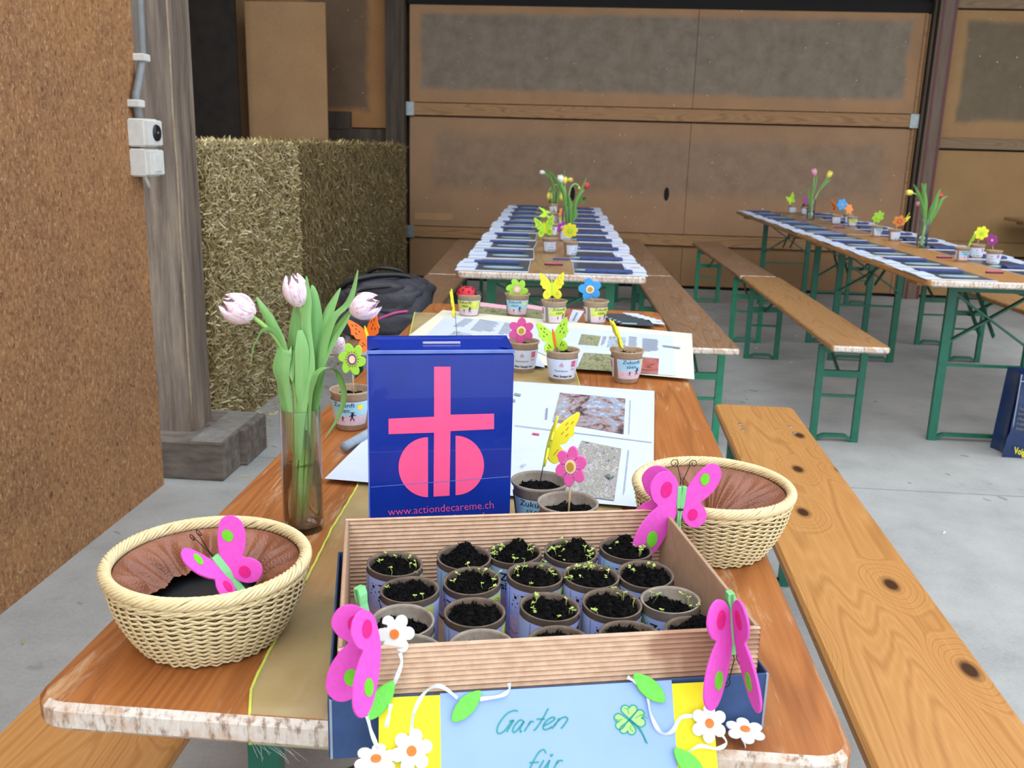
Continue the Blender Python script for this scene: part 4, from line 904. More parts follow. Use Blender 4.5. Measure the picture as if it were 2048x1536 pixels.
# ---- felt garland over the sign
gd = thing('felt_garland', 'white ribbon garland with felt daisies and green leaves draped over the sign', 'garland', sTL)
def ribbon(pts, off=.004, w_=.0035):
    sm = catmull([Sloc(u, v, off+o_) for u, v, o_ in pts], 6); mb = MB(); vs = []
    for i, p in enumerate(sm):
        t_ = (sm[min(i+1, len(sm)-1)]-sm[max(i-1, 0)]).normalized(); s_ = t_.cross(nrm).normalized(); tw = .9*math.sin(i*.35); q = (s_*math.cos(tw)+nrm*math.sin(tw))*w_/2; vs += [p-q, p+q]
    mb.add(vs, [(2*i, 2*i+1, 2*i+3, 2*i+2) for i in range(len(sm)-1)], 0, True); return mb.build('ribbon', mt['ribbon'], gd)
ribbon([(823, 1470, .002), (828, 1425, 0), (850, 1385, .001), (880, 1372, .004), (915, 1396, 0)]); ribbon([(960, 1398, 0), (1000, 1392, 0), (1018, 1380, 0), (1018, 1366, .004)])
ribbon([(1255, 1354, .006), (1268, 1362, .002), (1285, 1372, 0)]); ribbon([(1296, 1392, 0), (1302, 1430, .0), (1322, 1465, 0), (1345, 1462, .001), (1362, 1435, .002), (1390, 1432, .002)])
ribbon([(1440, 1465, 0), (1453, 1485, .001), (1435, 1497, 0), (1400, 1492, .002), (1375, 1505, 0)]); ribbon([(800, 1306, .010), (803, 1328, .008), (788, 1368, .006)])
ribbon([(735, 1432, .006), (742, 1462, .006), (756, 1498, .006)]); ribbon([(782, 1408, .008), (778, 1430, .008), (772, 1455, .006)]); ribbon([(1488, 1480, -.01), (1492, 1500, -.01), (1494, 1536, -.01)])
def felt2d(name, out, m_, c_, ex, ey, th, par):
    ez = ex.cross(ey).normalized(); M = Matrix((ex, ey, ez)).transposed().to_4x4(); M.translation = c_; return MB().prism(out, 0, th, .0005, M).build(name, m_, par)
sx_, sy_ = tx_, -dvec
def daisy(u, v, off, r, rot=0, ex=None, ey=None):
    c_ = Sloc(u, v, off); ex = ex or sx_; ey = ey or sy_; o2 = []
    d = felt2d('daisy', flower2(6, r, .36, rot, 8, .7), mt['felt_white'], c_, ex, ey, .002, gd)
    ez = ex.cross(ey).normalized(); M = Matrix((ex, ey, ez)).transposed().to_4x4(); M.translation = c_
    MB().prism(disc2(0, 0, r*.24, 16)[0], .002, .0035, .0004, M).build('daisy_centre', mt['felt_orange'], d)
daisy(823, 1501, .004, .017, .3); daisy(1417, 1446, .004, .016, .1)
daisy(752, 1522, .012, .0175, .2, sx_, (sy_*.6-nrm*.8).normalized()); daisy(791, 1268, .006, .0165, .5, (sx_*.85+nrm*.3).normalized(), sy_)
daisy(1490, 1463, -.004, .017, .2, sx_, (sy_*.5-nrm*.85).normalized())
LEAF2 = [(-1, 0), (-.6, .33), (0, .45), (.55, .34), (1, 0), (.55, -.3), (0, -.42), (-.6, -.32)]
def fleaf(u, v, off, s_, an):
    o2 = [(p.x*s_*math.cos(an)-p.y*s_*math.sin(an), p.x*s_*math.sin(an)+p.y*s_*math.cos(an)) for p in catmull([(x, y, 0) for x, y in LEAF2], 3, True)]
    felt2d('felt_leaf', o2, mt['felt_leaf'], Sloc(u, v, off), sx_, sy_, .002, gd)
fleaf(933, 1412, .004, .0165, .75); fleaf(1298, 1375, .004, .0175, -.75+PI); fleaf(763, 1400, .008, .0175, .95); fleaf(1378, 1527, .004, .0175, -.8+PI)
# ================================================================== FELT BUTTERFLY CLIPS
def clip_butterfly(label, head, tail, wings, n, antenna=True, peglen=.055, peg_off=(0, 0, 0)):
    """wings: list of (direction, reversed)"""
    H_, Tl = Vector(head), Vector(tail); ax = (Tl-H_); L_ = ax.length; ax.normalize(); n = Vector(n); n = (n-ax*n.dot(ax)).normalized(); sd = ax.cross(n).normalized()
    t = thing('butterfly_clip', label, 'felt butterfly', H_)
    # clothes peg: two wooden jaws
    for s_ in (-1, 1):
        M = Matrix((ax, n*1.0, sd)).transposed().to_4x4(); out = [(0, s_*.0006), (.0, s_*.0055), (.02, s_*.006), (.030, s_*.0045), (peglen-.014, s_*.0045), (peglen-.006, s_*.0065), (peglen, s_*.006), (peglen, s_*.0012), (.028, s_*.0006)]
        M2 = Matrix.Translation(peg_off) @ M @ Matrix.Rotation(s_*-.06, 4, 'Z')
        MB().prism(out, -.004, .004, .0005, M2).build('peg_half', mt['peg'], t)
    MB().tube([sd*.0045+ax*.026+n*.003, sd*.0048+ax*.026-n*.003], .0012, 6).build('spring', mt['wire'], t)
    w2 = catmull([(a_, b_, 0) for a_, b_ in WING], 4, True)
    for d, rev, *wsc in wings:
        ws_ = wsc[0] if wsc else 1; d = Vector(d); d = (d-ax*d.dot(ax)).normalized(); nn = ax.cross(d).normalized()
        M = Matrix((ax, d, nn)).transposed().to_4x4()
        Lw = L_; L_ = Lw*ws_; o2 = [((p.x if not rev else .75-p.x)*L_, p.y*L_+.003) for p in w2]
        w_ = MB().prism(o2, -.0011, .0011, .0004, M).build('wing', mt['felt_pink'], t)
        fx = (lambda a_: a_) if not rev else (lambda a_: .75-a_)
        for side in (-1, 1):
            z0, z1 = (.0011, .0017) if side > 0 else (-.0017, -.0011)
            MB().prism([(fx(-.18)*L_+.15*L_*math.cos(2*PI*i/18), .58*L_+.12*L_*math.sin(2*PI*i/18)) for i in range(18)], z0, z1, 0, M).build('green_spot', mt['felt_green'], w_)
            MB().prism([(fx(.72)*L_+.15*L_*math.cos(2*PI*i/18), .36*L_+.13*L_*math.sin(2*PI*i/18)) for i in range(18)], z0, z1, 0, M).build('magenta_spot', mt['felt_magenta'], w_)
        L_ = Lw
    if antenna:
        for s_ in (-1, 1):
            pts = [Vector((0, 0, 0))+n*s_*.002]
            for i in range(4): pts.append(-ax*(.006+.006*i)+(n*.35+sd*.0)*s_*(.006*i)+n*s_*.001)
            c_ = pts[-1]-ax*.002+n*s_*.004
            for i in range(14): a_ = i*.55; rr = .005*(1-i/18); pts.append(c_+(-ax*math.sin(a_)-n*s_*math.cos(a_))*rr)
            MB().tube(pts, .00045, 5).build('antenna', mt['wire'], t)
    return t
clip_butterfly('pink felt butterfly clip lying in the left wicker basket', pz(426, 1113, T+.095), pz(481, 1180, T+.062), [((.38, .2, 1), False), ((-.25, -.87, .34), False)], (.5, -.6, .6))
clip_butterfly('pink felt butterfly clip on the front left corner of the corrugated box', Pm(770, 1318, -.068), Pm(750, 1205, -.066), [((-1, -.28, 0), False), ((-.38, -1, .1), False)], (.8, -.5, 0), antenna=False, peg_off=(-.011, .001, .004))
clip_butterfly('pink felt butterfly clip on the front right corner of the corrugated box', Pm(1470, 1305, .012), Pm(1460, 1186, .014), [((-.62, -.80, .1), False), ((.20, -1, .1), False)], (.9, .2, 0))
clip_butterfly('pink felt butterfly clip on the kraft box rear right corner, before the right basket', Pm(1363, 972, .285), Pm(1352, 1078, .28), [((-.80, -.55, 0), True), ((-.9, .25, .0), True), ((.85, .25, -.12), False, .74)], (.9, .2, 0))
# ================================================================== DONATION BOX
dZ = .256; dA = math.radians(13.2); dO = Vector((.2265, .330, T)); dW, dD = .1725, .062
dn = thing('donation_box', 'glossy navy blue donation box with pink cross logo behind the corrugated box', 'donation box', dO, dA)
def dfront(x, z, off): return Vector((x, -off, z))
mb = MB(); mb.box(0, 0, 0, dW, dD, dZ-.004, ch=.0012); mb.build('body', mt['navy_box'], dn)
MB().box(-.0004, -.0008, dZ-.003, dW+.0004, .0012, dZ+.0012, ch=.0004).build('front_rim', mt['navy_edge'], dn)
MB().box(-.0006, -.0006, .002, .001, .0008, dZ).build('edge_highlight', mt['navy_edge'], dn)  # paler strip, the edge's highlight put into the colour
MB().add([(0, .002, dZ-.003), (dW, .002, dZ-.003), (dW, dD, dZ+.004), (0, dD, dZ+.004)], [(0, 1, 2, 3)]).build('top_flap', mt['navy_box'], dn)
MB().box(.0, dD-.0015, dZ-.006, dW, dD, dZ+.006).build('rear_rim', mt['navy_box'], dn)
for x0, x1 in ((.0005, .022), (dW-.0005, dW-.022)):
    MB().add([(x0, .003, dZ+.001), (x0, dD-.002, dZ+.006), (x1, dD*.5, dZ-.001)], [(0, 1, 2)] if x0 < x1 else [(0, 2, 1)]).build('gusset', mt['navy_box'], dn)
MB().prism(rounded(.066, dD*.55, .112, dD*.55+.0045, .002, 3), dZ+.0012, dZ+.0035, .0003).build('coin_slot', mt['slot'], dn)
# logo on the front: pixel measures of the front face mapped to its plane
fn0 = Vector((math.sin(dA), -math.cos(dA), 0)); Rz = Matrix.Rotation(-dA, 3, 'Z')
def DF(u, v, off=.0006): return Rz @ (ppl(u, v, dO, fn0)-dO)+Vector((0, -off, 0))
def dpoly(pts, name, m_, off=.0006): return MB().add([DF(u, v, off) for u, v in pts], [tuple(range(len(pts)))[::-1]]).build(name, m_, dn)
crs = [(868, 733), (901, 733), (901, 829), (988, 827), (988, 858), (901, 862), (899, 991), (867, 993), (868, 865), (777, 868), (777, 837), (868, 833)]
dpoly(crs, 'cross_print', mt['pinkprint'])
def arcpts(cx, top, bot, xe, n=22): 
    my = (top+bot)/2; return [(cx+(xe-cx)*math.sin(PI*i/n), my-(my-top)*math.cos(PI*i/n)) for i in range(n+1)]
dpoly(arcpts(856, 874, 994, 797), 'half_disc_print', mt['pinkprint']); dpoly(arcpts(911, 871, 990, 968), 'half_disc_print', mt['pinkprint'])
v_, f_ = text_shape('www.actiondecareme.ch', 1.0, 0, 'LEFT', -.012); wmax = max(x for x, y in v_)
A0 = DF(776, 1031); A1 = DF(987, 1016); up_ = Vector((0, 0, 1)); sc_ = (A1-A0).length/wmax; ex_ = (A1-A0).normalized(); ey_ = Vector((-ex_.z, 0, ex_.x))
if ey_.z < 0: ey_ = -ey_
MB().add([A0+ex_*x*sc_+ey_*y*sc_*1.1 for x, y in v_], f_).build('lettering', mt['pinkprint'], dn)
v_, f_ = text_shape('www.fastenaktion.ch', 1.0, 0, 'LEFT'); A0 = DF(797, 1052)
MB().add([A0+ex_*x*sc_+ey_*y*sc_*1.1 for x, y in v_], f_).build('lettering', mt['pinkprint'], dn)
dpoly([(742, 973), (1018, 952), (1018, 953.2), (742, 974.2)], 'fold_line', mt['navy_edge'], .0009)
# ================================================================== BASKETS
def basket(label, loc, rz, torn):
    t = thing('wicker_basket', label, 'basket', loc, rz)
    R0, R1, H = .066, .0955, .078; NS = 44; rows = 26
    def rad(z): k = z/H; return R0+(R1-R0)*(1-(1-k)**1.9)
    inn = MB(); inn.lathe([(0, .001), (R0-.004, .001)]+[(rad(H*i/8)-.0035, H*i/8) for i in range(9)], 48); inn.build('inner_shell', mt['wicker_d'], t)
    mb = MB()
    for i in range(NS):
        a_ = 2*PI*i/NS; mb.tube([(rad(z)*math.cos(a_), rad(z)*math.sin(a_), z) for z in [H*k/8 for k in range(9)]], .0011, 5)
    mb.build('stakes', mt['wicker_d'], t)
    mb = MB()
    for r_ in range(rows):
        z = .0025+H*.97*r_/rows; n = NS*4; ph = (r_ % 2)*PI; pts = []
        for i in range(n):
            a_ = 2*PI*i/n; wv = math.cos(a_*NS/2+ph); rr = rad(z)+.0017*wv+.0006; pts.append((rr*math.cos(a_), rr*math.sin(a_), z-.0007*math.cos(a_*NS)+.0006*noise.noise(Vector((a_*3, r_, 0)))))
        mb.tube(pts, .0013, 5, closed=True)
    mb.build('weavers', mt['wicker'], t)
    rim = []
    for s_ in range(9):
        mb = MB(); n = 260; pts = []
        for i in range(n):
            a_ = 2*PI*i/n; b_ = a_*11+2*PI*s_/9+.25*noise.noise(Vector((a_*4, s_, 0))); rr = R1+.0005+.0048*math.cos(b_); pts.append((rr*math.cos(a_), rr*math.sin(a_), H+.0035+.0050*math.sin(b_)))
        mb.tube(pts, .0018, 6, closed=True); mb.build('rim_strand', mt['wicker'], t)
    mb = MB()
    for s_ in range(2):
        n = 200; mb.tube([((rad(H*.93)+.0022+.0012*math.cos(24*2*PI*i/n+s_*PI))*math.cos(2*PI*i/n), (rad(H*.93)+.0022+.0012*math.cos(24*2*PI*i/n+s_*PI))*math.sin(2*PI*i/n), H*.93+.0014*math.sin(24*2*PI*i/n+s_*PI)) for i in range(n)], .0015, 5, closed=True)
    mb.build('twined_band', mt['wicker'], t)
    # leather lining with folds
    ln = MB(); na = 220; nr = 26
    def lf(u, v):
        a_ = 2*PI*u; f_ = .5+.5*math.cos(a_*12+2*math.sin(a_*3+1)); f_ += .25*math.cos(a_*27)
        depth = v; hole = .50 if torn else .12
        rag = (.05*noise.noise(Vector((a_*9, 1, loc[0]*9)))+.035*noise.noise(Vector((a_*33, 3, 0))))*v
        front = max(0, math.cos(a_+PI/2+.25)) if torn else 0
        hole = hole+.30*front
        rr = (R1-.006)*(1-(1-hole)*depth+rag)-.0062*f_*math.sin(PI*min(1, v*1.1))
        z = H-.001-(.024 if torn else .036)*(1-(1-v)**1.6)+.009*f_*math.sin(PI*v*.9)-.004*v
        return (rr*math.cos(a_), rr*math.sin(a_), z)
    ln.grid(lf, na, nr); ln.build('leather_lining', mt['leather'], t)
    if not torn:
        s = MB(); s.tube([(.012*math.cos(i), .012*math.sin(i), .036+.004*math.sin(i*2)) for i in range(12)], .006, 6); s.build('gathered_knot', mt['wicker_d'], t)
    bt = MB(); bt.lathe([(0, .040), (.083, .040)], 32) if torn else bt.lathe([(0, .02), (R0+.012, .02)], 32); bt.build('dark_bottom', mt['felt_dark'], t)
    return t
basket('round wicker basket with torn brown leather lining on the left front corner of the table', (.109, .128, T), .3, True)
basket('round wicker basket with folded brown leather lining on the right behind the corrugated box', (.648, .418, T), 2.0, False)
# ================================================================== RUNNER
rl = [(.196, -.004), (.185, .03), (.172, .23), (.161, .40), (.157, .55), (.10, 1.0), (.05, 1.5), (-.02, 2.0)]
def rlx(y, side):
    ys = [p[1] for p in rl]; xs = [p[0] for p in rl]
    if side == 0: return float(np.interp(y, ys, xs))
    return float(np.interp(y, [-.1, 1.2, 1.36, 2.0], [.60, .478, .465, .28]))
def rfn(u, v):
    d = v*2.04-.034
    if d < 0: z = T+.0022+d*.9; y = -.0035+.4*d*.2
    else: y = d; z = T+.0022
    yy = max(y, -.004); x0, x1 = rlx(yy, 0), rlx(yy, 1); x = x0+(x1-x0)*u
    wr_ = .0018*abs(noise.noise(Vector((x*22, y*9, 0))))+.003*max(0, noise.noise(Vector((x*14+3, y*14, 5))))*(1 if .03 < y < .45 else .3)
    if d < -.005: x += .004*math.sin(u*9)
    return (x, y-(.001 if d < 0 else 0), z+(wr_ if d > 0 else 0))
rn = MB().grid(rfn, 40, 260).build('table_runner', mt['organza']); tag(rn, 'sheer yellow organza runner lying lengthwise under the boxes on the front table', 'table runner')
hp = [Vector(rfn(0, i/260)) for i in range(261)]; MB().tube([p+Vector((0, 0, .0006*math.sin(i*1.3))) for i, p in enumerate(hp)], .0016, 6).build('hem_cord', mt['hem'], rn)
hp = [Vector(rfn(1, i/260)) for i in range(90, 261)]; MB().tube(hp, .0014, 6).build('hem_cord', mt['hem'], rn)
mb = MB(); rnd = random.Random(3)
for i in range(14):
    b_ = Vector(rfn(.004+.012*i/2, 0)); mb.tube([b_, b_+Vector((rnd.uniform(.002, .02), -.004, -rnd.uniform(.004, .016)))], .00012, 3)
mb.build('frayed_threads', mt['ribbon'], rn)
# ================================================================== POSTERS ON THE TABLE
def poster(label, corners, z, prints, m_, off=.0012):
    c_ = [Vector((x, y, z)) for x, y in corners]; t = thing('printed_poster', label, 'poster', c_[0])
    n_ = 14
    def fn(u, v): p = (c_[0]*(1-u)+c_[1]*u)*(1-v)+(c_[3]*(1-u)+c_[2]*u)*v-c_[0]; return (p.x, p.y, p.z+.0004*math.sin(u*7+v*4))
    MB().grid(fn, n_, n_).build('sheet', m_, t)
    for k, (nm, m2, pts, rows) in enumerate(prints):
        zz = z+off+.0001*k; q = [pz(u, v, zz)-c_[0] for u, v in pts]
        if rows == 0: MB().quad(q[3], q[2], q[1], q[0]).build(nm, m2, t)
        else:
            mb = MB(); rnd = random.Random(k)
            for r_ in range(rows):
                a_ = (r_+.2)/rows; b_ = (r_+.55)/rows; l_ = rnd.uniform(.85, 1) if r_ < rows-1 else .5
                P0 = q[0]*(1-a_)+q[3]*a_; P1 = q[1]*(1-a_)+q[2]*a_; P2 = q[1]*(1-b_)+q[2]*b_; P3 = q[0]*(1-b_)+q[3]*b_
                mb.quad(P3, P3+(P2-P3)*l_, P0+(P1-P0)*l_, P0)
            mb.build(nm, m2, t)
    return t
poster('white printed poster with photographs lying under the donation box and nearest grey pots', [(.105, .564), (.584, .516), (.632, 1.174), (.155, 1.215)], T+.008,
       [('photograph', mt['ph_people'], [(1120, 785), (1251, 797), (1247, 868), (1105, 843)], 0), ('photograph', mt['ph_field'], [(1163, 881), (1243, 897), (1228, 1001), (1120, 985)], 0),
        ('printed_text', mt['ink_soft'], [(1259, 800), (1262, 800), (1259, 870), (1256, 870)], 26), ('printed_text', mt['ink_soft'], [(1255, 900), (1259, 900), (1249, 990), (1245, 990)], 26),
        ('printed_text', mt['ink_soft'], [(1030, 783), (1045, 786), (1032, 812), (1022, 808)], 2), ('sheet_joint', mt['ink_soft'], [(1030, 850), (1304, 884), (1304, 885), (1030, 851)], 0),
        ('caption', mt['ink_soft'], [(1090, 838), (1092, 816), (1096, 816), (1094, 838)], 0), ('caption', mt['pinklogo'], [(1065, 865), (1079, 867), (1078, 870), (1064, 868)], 0),
        ('caption', mt['ink_soft'], [(1040, 930), (1052, 926), (1054, 932), (1042, 936)], 3)], mt['paper'])
poster('large cream-edged printed poster across the rear half of the front table', [(.02, 1.44), (.726, 1.285), (.778, 1.816), (.06, 2.03)], T+.009,
       [('white_sheet', mt['paper'], [(905, 633), (1345, 672), (1352, 752), (1150, 735)][:4], 0), ('white_sheet', mt['paper'], [(890, 634), (1045, 652), (1090, 735), (830, 690)], 0),
        ('photograph', mt['ph_green'], [(1163, 668), (1202, 672), (1196, 692), (1156, 689)], 0), ('photograph', mt['ph_blue'], [(1219, 672), (1252, 675), (1250, 696), (1213, 694)], 0),
        ('photograph', mt['ph_green'], [(1168, 705), (1224, 709), (1224, 742), (1153, 738)], 0), ('photograph', mt['ph_red'], [(1286, 714), (1318, 717), (1316, 748), (1281, 746)], 0),
        ('photograph', mt['ph_blue'], [(910, 662), (944, 668), (938, 682), (885, 678)], 0),
        ('printed_text', mt['ink_soft'], [(930, 636), (950, 639), (925, 657), (905, 653)], 9), ('printed_text', mt['ink_soft'], [(960, 638), (1000, 645), (985, 668), (940, 660)], 9),
        ('printed_text', mt['ink_soft'], [(1010, 645), (1030, 648), (1018, 672), (995, 668)], 9), ('printed_text', mt['ink_soft'], [(1258, 672), (1275, 674), (1274, 698), (1256, 697)], 9),
        ('printed_text', mt['ink_soft'], [(1285, 676), (1318, 679), (1318, 705), (1284, 702)], 12), ('printed_text', mt['ink_soft'], [(1206, 672), (1214, 673), (1208, 692), (1201, 691)], 6),
        ('printed_text', mt['ink_soft'], [(1325, 690), (1360, 694), (1361, 697), (1326, 693)], 0), ('printed_text', mt['ink_soft'], [(1055, 690), (1075, 695), (1060, 725), (1048, 720)], 6)], mt['cream'])
# grey rolled paper behind the left pot
tag(MB().tube([(.10, .70, T+.012), (.145, .86, T+.012)], .008, 10).build('paper_roll', mt['lid_in']), 'thin grey rolled paper tube lying by the poster behind the vase', 'roll')
# leaflets
def leaflet(name, label, cat, pts, z, parts, base, group=None, th=.0012):
    q = [pz(u, v, z) for u, v in pts]; o = q[0].copy(); t = thing(name, label, cat, o, 0, group)
    c_ = [p-o for p in q]; MB().prism([(p.x, p.y) for p in c_], -th, 0, 0).build('sheet', base, t)
    for k, (nm, m_, a_, b_, c2, d_) in enumerate(parts):
        def bl(u, v): return (c_[0]*(1-u)+c_[1]*u)*(1-v)+(c_[3]*(1-u)+c_[2]*u)*v+Vector((0, 0, .0006+.0002*k))
        MB().quad(bl(a_, b_), bl(c2, b_), bl(c2, d_), bl(a_, d_)).build(nm, m_, t)
    return t
for i in range(5):
    dx, dy = i*15, i*3.2
    leaflet('leaflet', ['dark slate leaflet at the back of the fan beside the blue flower pot', 'dark slate leaflet second from the back in the fan', 'dark slate leaflet in the middle of the fan', 'dark slate leaflet fourth from the back in the fan', 'dark slate leaflet on top at the front of the fan'][i], 'leaflet',
            [(1206+dx*.55, 636+dy), (1262+dx*.8, 639+dy), (1250+dx*.8, 628+dy*.9), (1208+dx*.6, 626+dy*.9)], T+.004+.0016*i, [('bright_streak', mt['streak'], .05, .1, .5, .3)], mt['ph_dark'], 'fan of leaflets')
for i in range(5):
    dx, dy = i*11, i*3.4
    leaflet('leaflet', ['white leaflet at the back of the fan beside the dark ones', 'white leaflet second from the back in the fan', 'white leaflet in the middle of the fan', 'white leaflet fourth from the back in the fan', 'white leaflet on top at the front of the fan'][i], 'leaflet',
            [(1262+dx, 633+dy), (1286+dx*1.0, 635+dy), (1276+dx*1.0, 627+dy*.9), (1244+dx, 625+dy*.9)], T+.004+.0016*i, [('printed_text', mt['ink_soft'], .5, .4, .9, .5)], mt['paper'], 'fan of leaflets')
leaflet('brochure', 'photo brochure with pink cover lying between the ladybird pot and the lime flower pot', 'brochure', [(945, 636), (1010, 640), (1018, 612), (955, 604)], T+.003, [('photograph', mt['ph_green'], 0, 0, 1, .72), ('pink_band', mt['foam_palepink'], 0, .74, 1, 1)], mt['paper'])
leaflet('brochure', 'photo brochure lying between the lime flower pot and the yellow butterfly pot', 'brochure', [(1052, 641), (1088, 644), (1092, 615), (1055, 609)], T+.003, [('photograph', mt['ph_green'], 0, 0, 1, .72), ('pink_band', mt['foam_palepink'], 0, .74, 1, 1)], mt['paper'])
leaflet('brochure', 'orange and white brochure lying between the yellow butterfly pot and the blue flower pot', 'brochure', [(1118, 645), (1152, 648), (1168, 622), (1124, 616)], T+.003, [('photograph', mt['ph_red'], 0, 0, .5, 1), ('printed_text', mt['ink_soft'], .7, .2, .8, .8)], mt['paper'])
# ================================================================== TULIPS
def vase(label, x, y, z, H, r, water):
    t = thing('glass_vase', label, 'vase', (x, y, z)); w_ = .0018; bt_ = .008
    MB().lathe([(0, 0), (r-.002, 0), (r, .002), (r, H-.001), (r-w_*.5, H), (r-w_, H-.001), (r-w_, bt_+.002), (r-w_-.002, bt_), (0, bt_)], 48).build('glass', mt['glass'], t)
    MB().lathe([(0, bt_+.0003), (r-w_-.0028, bt_+.0003), (r-w_-.0004, bt_+.003), (r-w_-.0004, water), (0, water)], 48).build('water', mt['water'], t)
    return t
VX, VY = .1235, .398
vase('tall clear glass vase half full of water on the left of the front table', VX, VY, T, .165, .0255, .088)
def petal_mesh(L_, W_, a_, open_, k):
    mb = MB()
    def fn(u, v):
        s_ = (u-.5)*2; prof = math.sin(PI*(.06+.92*v)**.9)**.6; wd = .62*prof+.03
        ph = a_+s_*wd*1.25; rr = W_*(.10+.90*math.sin(PI*min(1, (.06+v*.86)))**.62)*(1+open_*v*v)*(1+.05*k)
        tip = (1-.12*s_*s_*v)
        return (rr*math.cos(ph), rr*math.sin(ph), L_*v*tip-.06*L_*abs(s_)**2*v)
    mb.grid(fn, 8, 12); return mb
def leafstrip(mb, pts, widths, side, fold=.3, n=5, mi=0):
    P = catmull(pts, 6); m_ = len(P); ws = np.interp(np.linspace(0, 1, m_), np.linspace(0, 1, len(widths)), widths); side = Vector(side)
    vs = []; nu = 4
    for i, p in enumerate(P):
        t_ = (P[min(i+1, m_-1)]-P[max(i-1, 0)]).normalized(); s_ = (side-t_*side.dot(t_)); s_ = s_.normalized() if s_.length > 1e-4 else t_.orthogonal(); nn = t_.cross(s_)
        for k in range(nu+1): q = (k/nu-.5)*2; vs.append(p+s_*q*ws[i]/2+nn*(-fold*(1-abs(q))*ws[i]/2))
    fs = [(i*(nu+1)+k, i*(nu+1)+k+1, (i+1)*(nu+1)+k+1, (i+1)*(nu+1)+k) for i in range(m_-1) for k in range(nu)]
    mb.add(vs, fs, mi, True)
def tulip(label, stem, L_, W_, axis, leaves, petal_m=None, detail=True, open_=0.0, stemr=.0033, group='tulips', stem_m=None, leaf_m=None):
    o = Vector(stem[0]); t = thing('tulip', label, 'tulip', o, 0, group)
    sp_ = catmull([Vector(p)-o for p in stem], 8); MB().tube(sp_, [stemr*(1.15-.25*i/len(sp_)) for i in range(len(sp_))], 8).build('stem', stem_m or mt['stem'], t)
    ax = Vector(axis).normalized(); M = Matrix.Translation(sp_[-1]) @ ax.to_track_quat('Z', 'Y').to_matrix().to_4x4()
    pm = petal_m or mt['petal']
    if detail:
        bl = MB().lathe([(0, -.001), (W_*.25, .0), (W_*.3, L_*.05), (0, L_*.08)], 12, M).build('bloom', pm, t)
        for k in range(6): petal_mesh(L_*(1 if k % 2 else .96), W_, k*PI/3, open_, k % 2).build('petal', pm, bl).matrix_local = M
    else:
        mb = MB()
        for k in range(6): q = petal_mesh(L_, W_, k*PI/3, open_, k % 2); mb.add([M @ Vector(v) for v in q.v], q.f, 0, True)
        mb.build('bloom', pm, t)
    for pts, ws, sd in leaves:
        mb = MB(); leafstrip(mb, [Vector(p)-o for p in pts], ws, sd); mb.build('leaf', leaf_m or mt['leafm'], t)
    return t
def V(u, v, d=0): return py(u, v, VY+d)
px_m = 1.2/CF  # metres per pixel near the vase
def wl_(*a_): return [x*px_m for x in a_]
B0 = [V(588, 1042, .005), V(597, 1045, -.006), V(604, 1043, .006), V(610, 1040, .002)]
tulip('pink and white tulip nodding to the left', [B0[0], V(590, 930, -.005), V(592, 800, -.008), V(575, 720, -.01), V(545, 668, -.014), V(506, 634, -.018)], .042, .0185, V(446, 600, -.03)-V(506, 634, -.018), [
    ([V(585, 905, -.010), V(575, 800, -.012), V(562, 740, -.016), V(575, 700, -.016), V(585, 762, -.02)], wl_(8, 20, 38, 34, 4), (1, -.3, 0)),
    ([V(575, 720, -.012), V(560, 680, -.014), V(540, 640, -.014), V(525, 615, -.012), V(513, 594, -.01)], wl_(10, 24, 24, 16, 3), (.8, -.3, .5)),
    ([V(570, 700, -.014), V(548, 664, -.018), V(525, 662, -.024), V(508, 690, -.028), V(502, 727, -.03)], wl_(10, 16, 15, 12, 3), (.5, -.5, .7)),
    ([V(590, 900, -.005), V(572, 820, -.004), V(562, 750, 0), V(560, 700, .004), V(548, 672, .006)], wl_(10, 22, 22, 16, 4), (.9, -.2, 0))])
tulip('pink and white tulip standing tallest in the middle of the big vase', [B0[1], V(602, 930, 0), V(606, 830, .004), V(612, 740, .004), V(610, 660, 0), V(601, 612, -.004)], .041, .0155, V(580, 534, -.006)-V(601, 612, -.004), [
    ([V(598, 920, -.014), V(603, 820, -.018), V(618, 740, -.016), V(612, 650, -.012), V(616, 600, -.01), V(613, 552, -.01)], wl_(8, 22, 26, 22, 16, 3), (1, -.25, 0)),
    ([V(602, 880, .012), V(594, 760, .014), V(588, 680, .014), V(596, 620, .012), V(604, 600, .01)], wl_(10, 20, 30, 24, 4), (.9, -.4, 0)),
    ([V(615, 860, -.014), V(604, 780, -.02), V(604, 700, -.022), V(600, 660, -.022)], wl_(8, 24, 26, 8), (1, .3, 0)),
    ([V(620, 800, .006), V(630, 720, .01), V(632, 640, .012), V(628, 590, .012), V(624, 570, .012)], wl_(12, 26, 26, 16, 3), (.9, .4, 0))])
tulip('pink and white tulip leaning to the right of the big vase', [B0[2], V(612, 940, .006), V(622, 840, .006), V(640, 740, .006), V(668, 665, .004), V(703, 622, .0)], .038, .0165, V(752, 605, -.004)-V(703, 622, 0), [
    ([V(615, 900, .0), V(635, 780, -.004), V(645, 700, -.004), V(665, 640, -.004), V(700, 600, -.006), V(716, 540, -.008)], wl_(12, 26, 28, 24, 18, 3), (.8, -.5, .35)),
    ([V(618, 880, .01), V(636, 740, .014), V(642, 670, .016), V(660, 620, .018), V(681, 576, .02)], wl_(12, 24, 28, 26, 3), (.8, -.4, .3)),
    ([V(628, 800, -.004), V(640, 740, -.006), V(662, 690, -.006), V(690, 645, -.008), V(700, 628, -.008)], wl_(12, 24, 24, 16, 4), (.7, -.5, .4)),
    ([V(618, 870, -.016), V(622, 780, -.022), V(640, 745, -.03), V(672, 746, -.036), V(688, 790, -.038), V(674, 838, -.036), V(650, 875, -.032)], wl_(10, 22, 34, 38, 28, 14, 2), (.6, -.75, .2))])
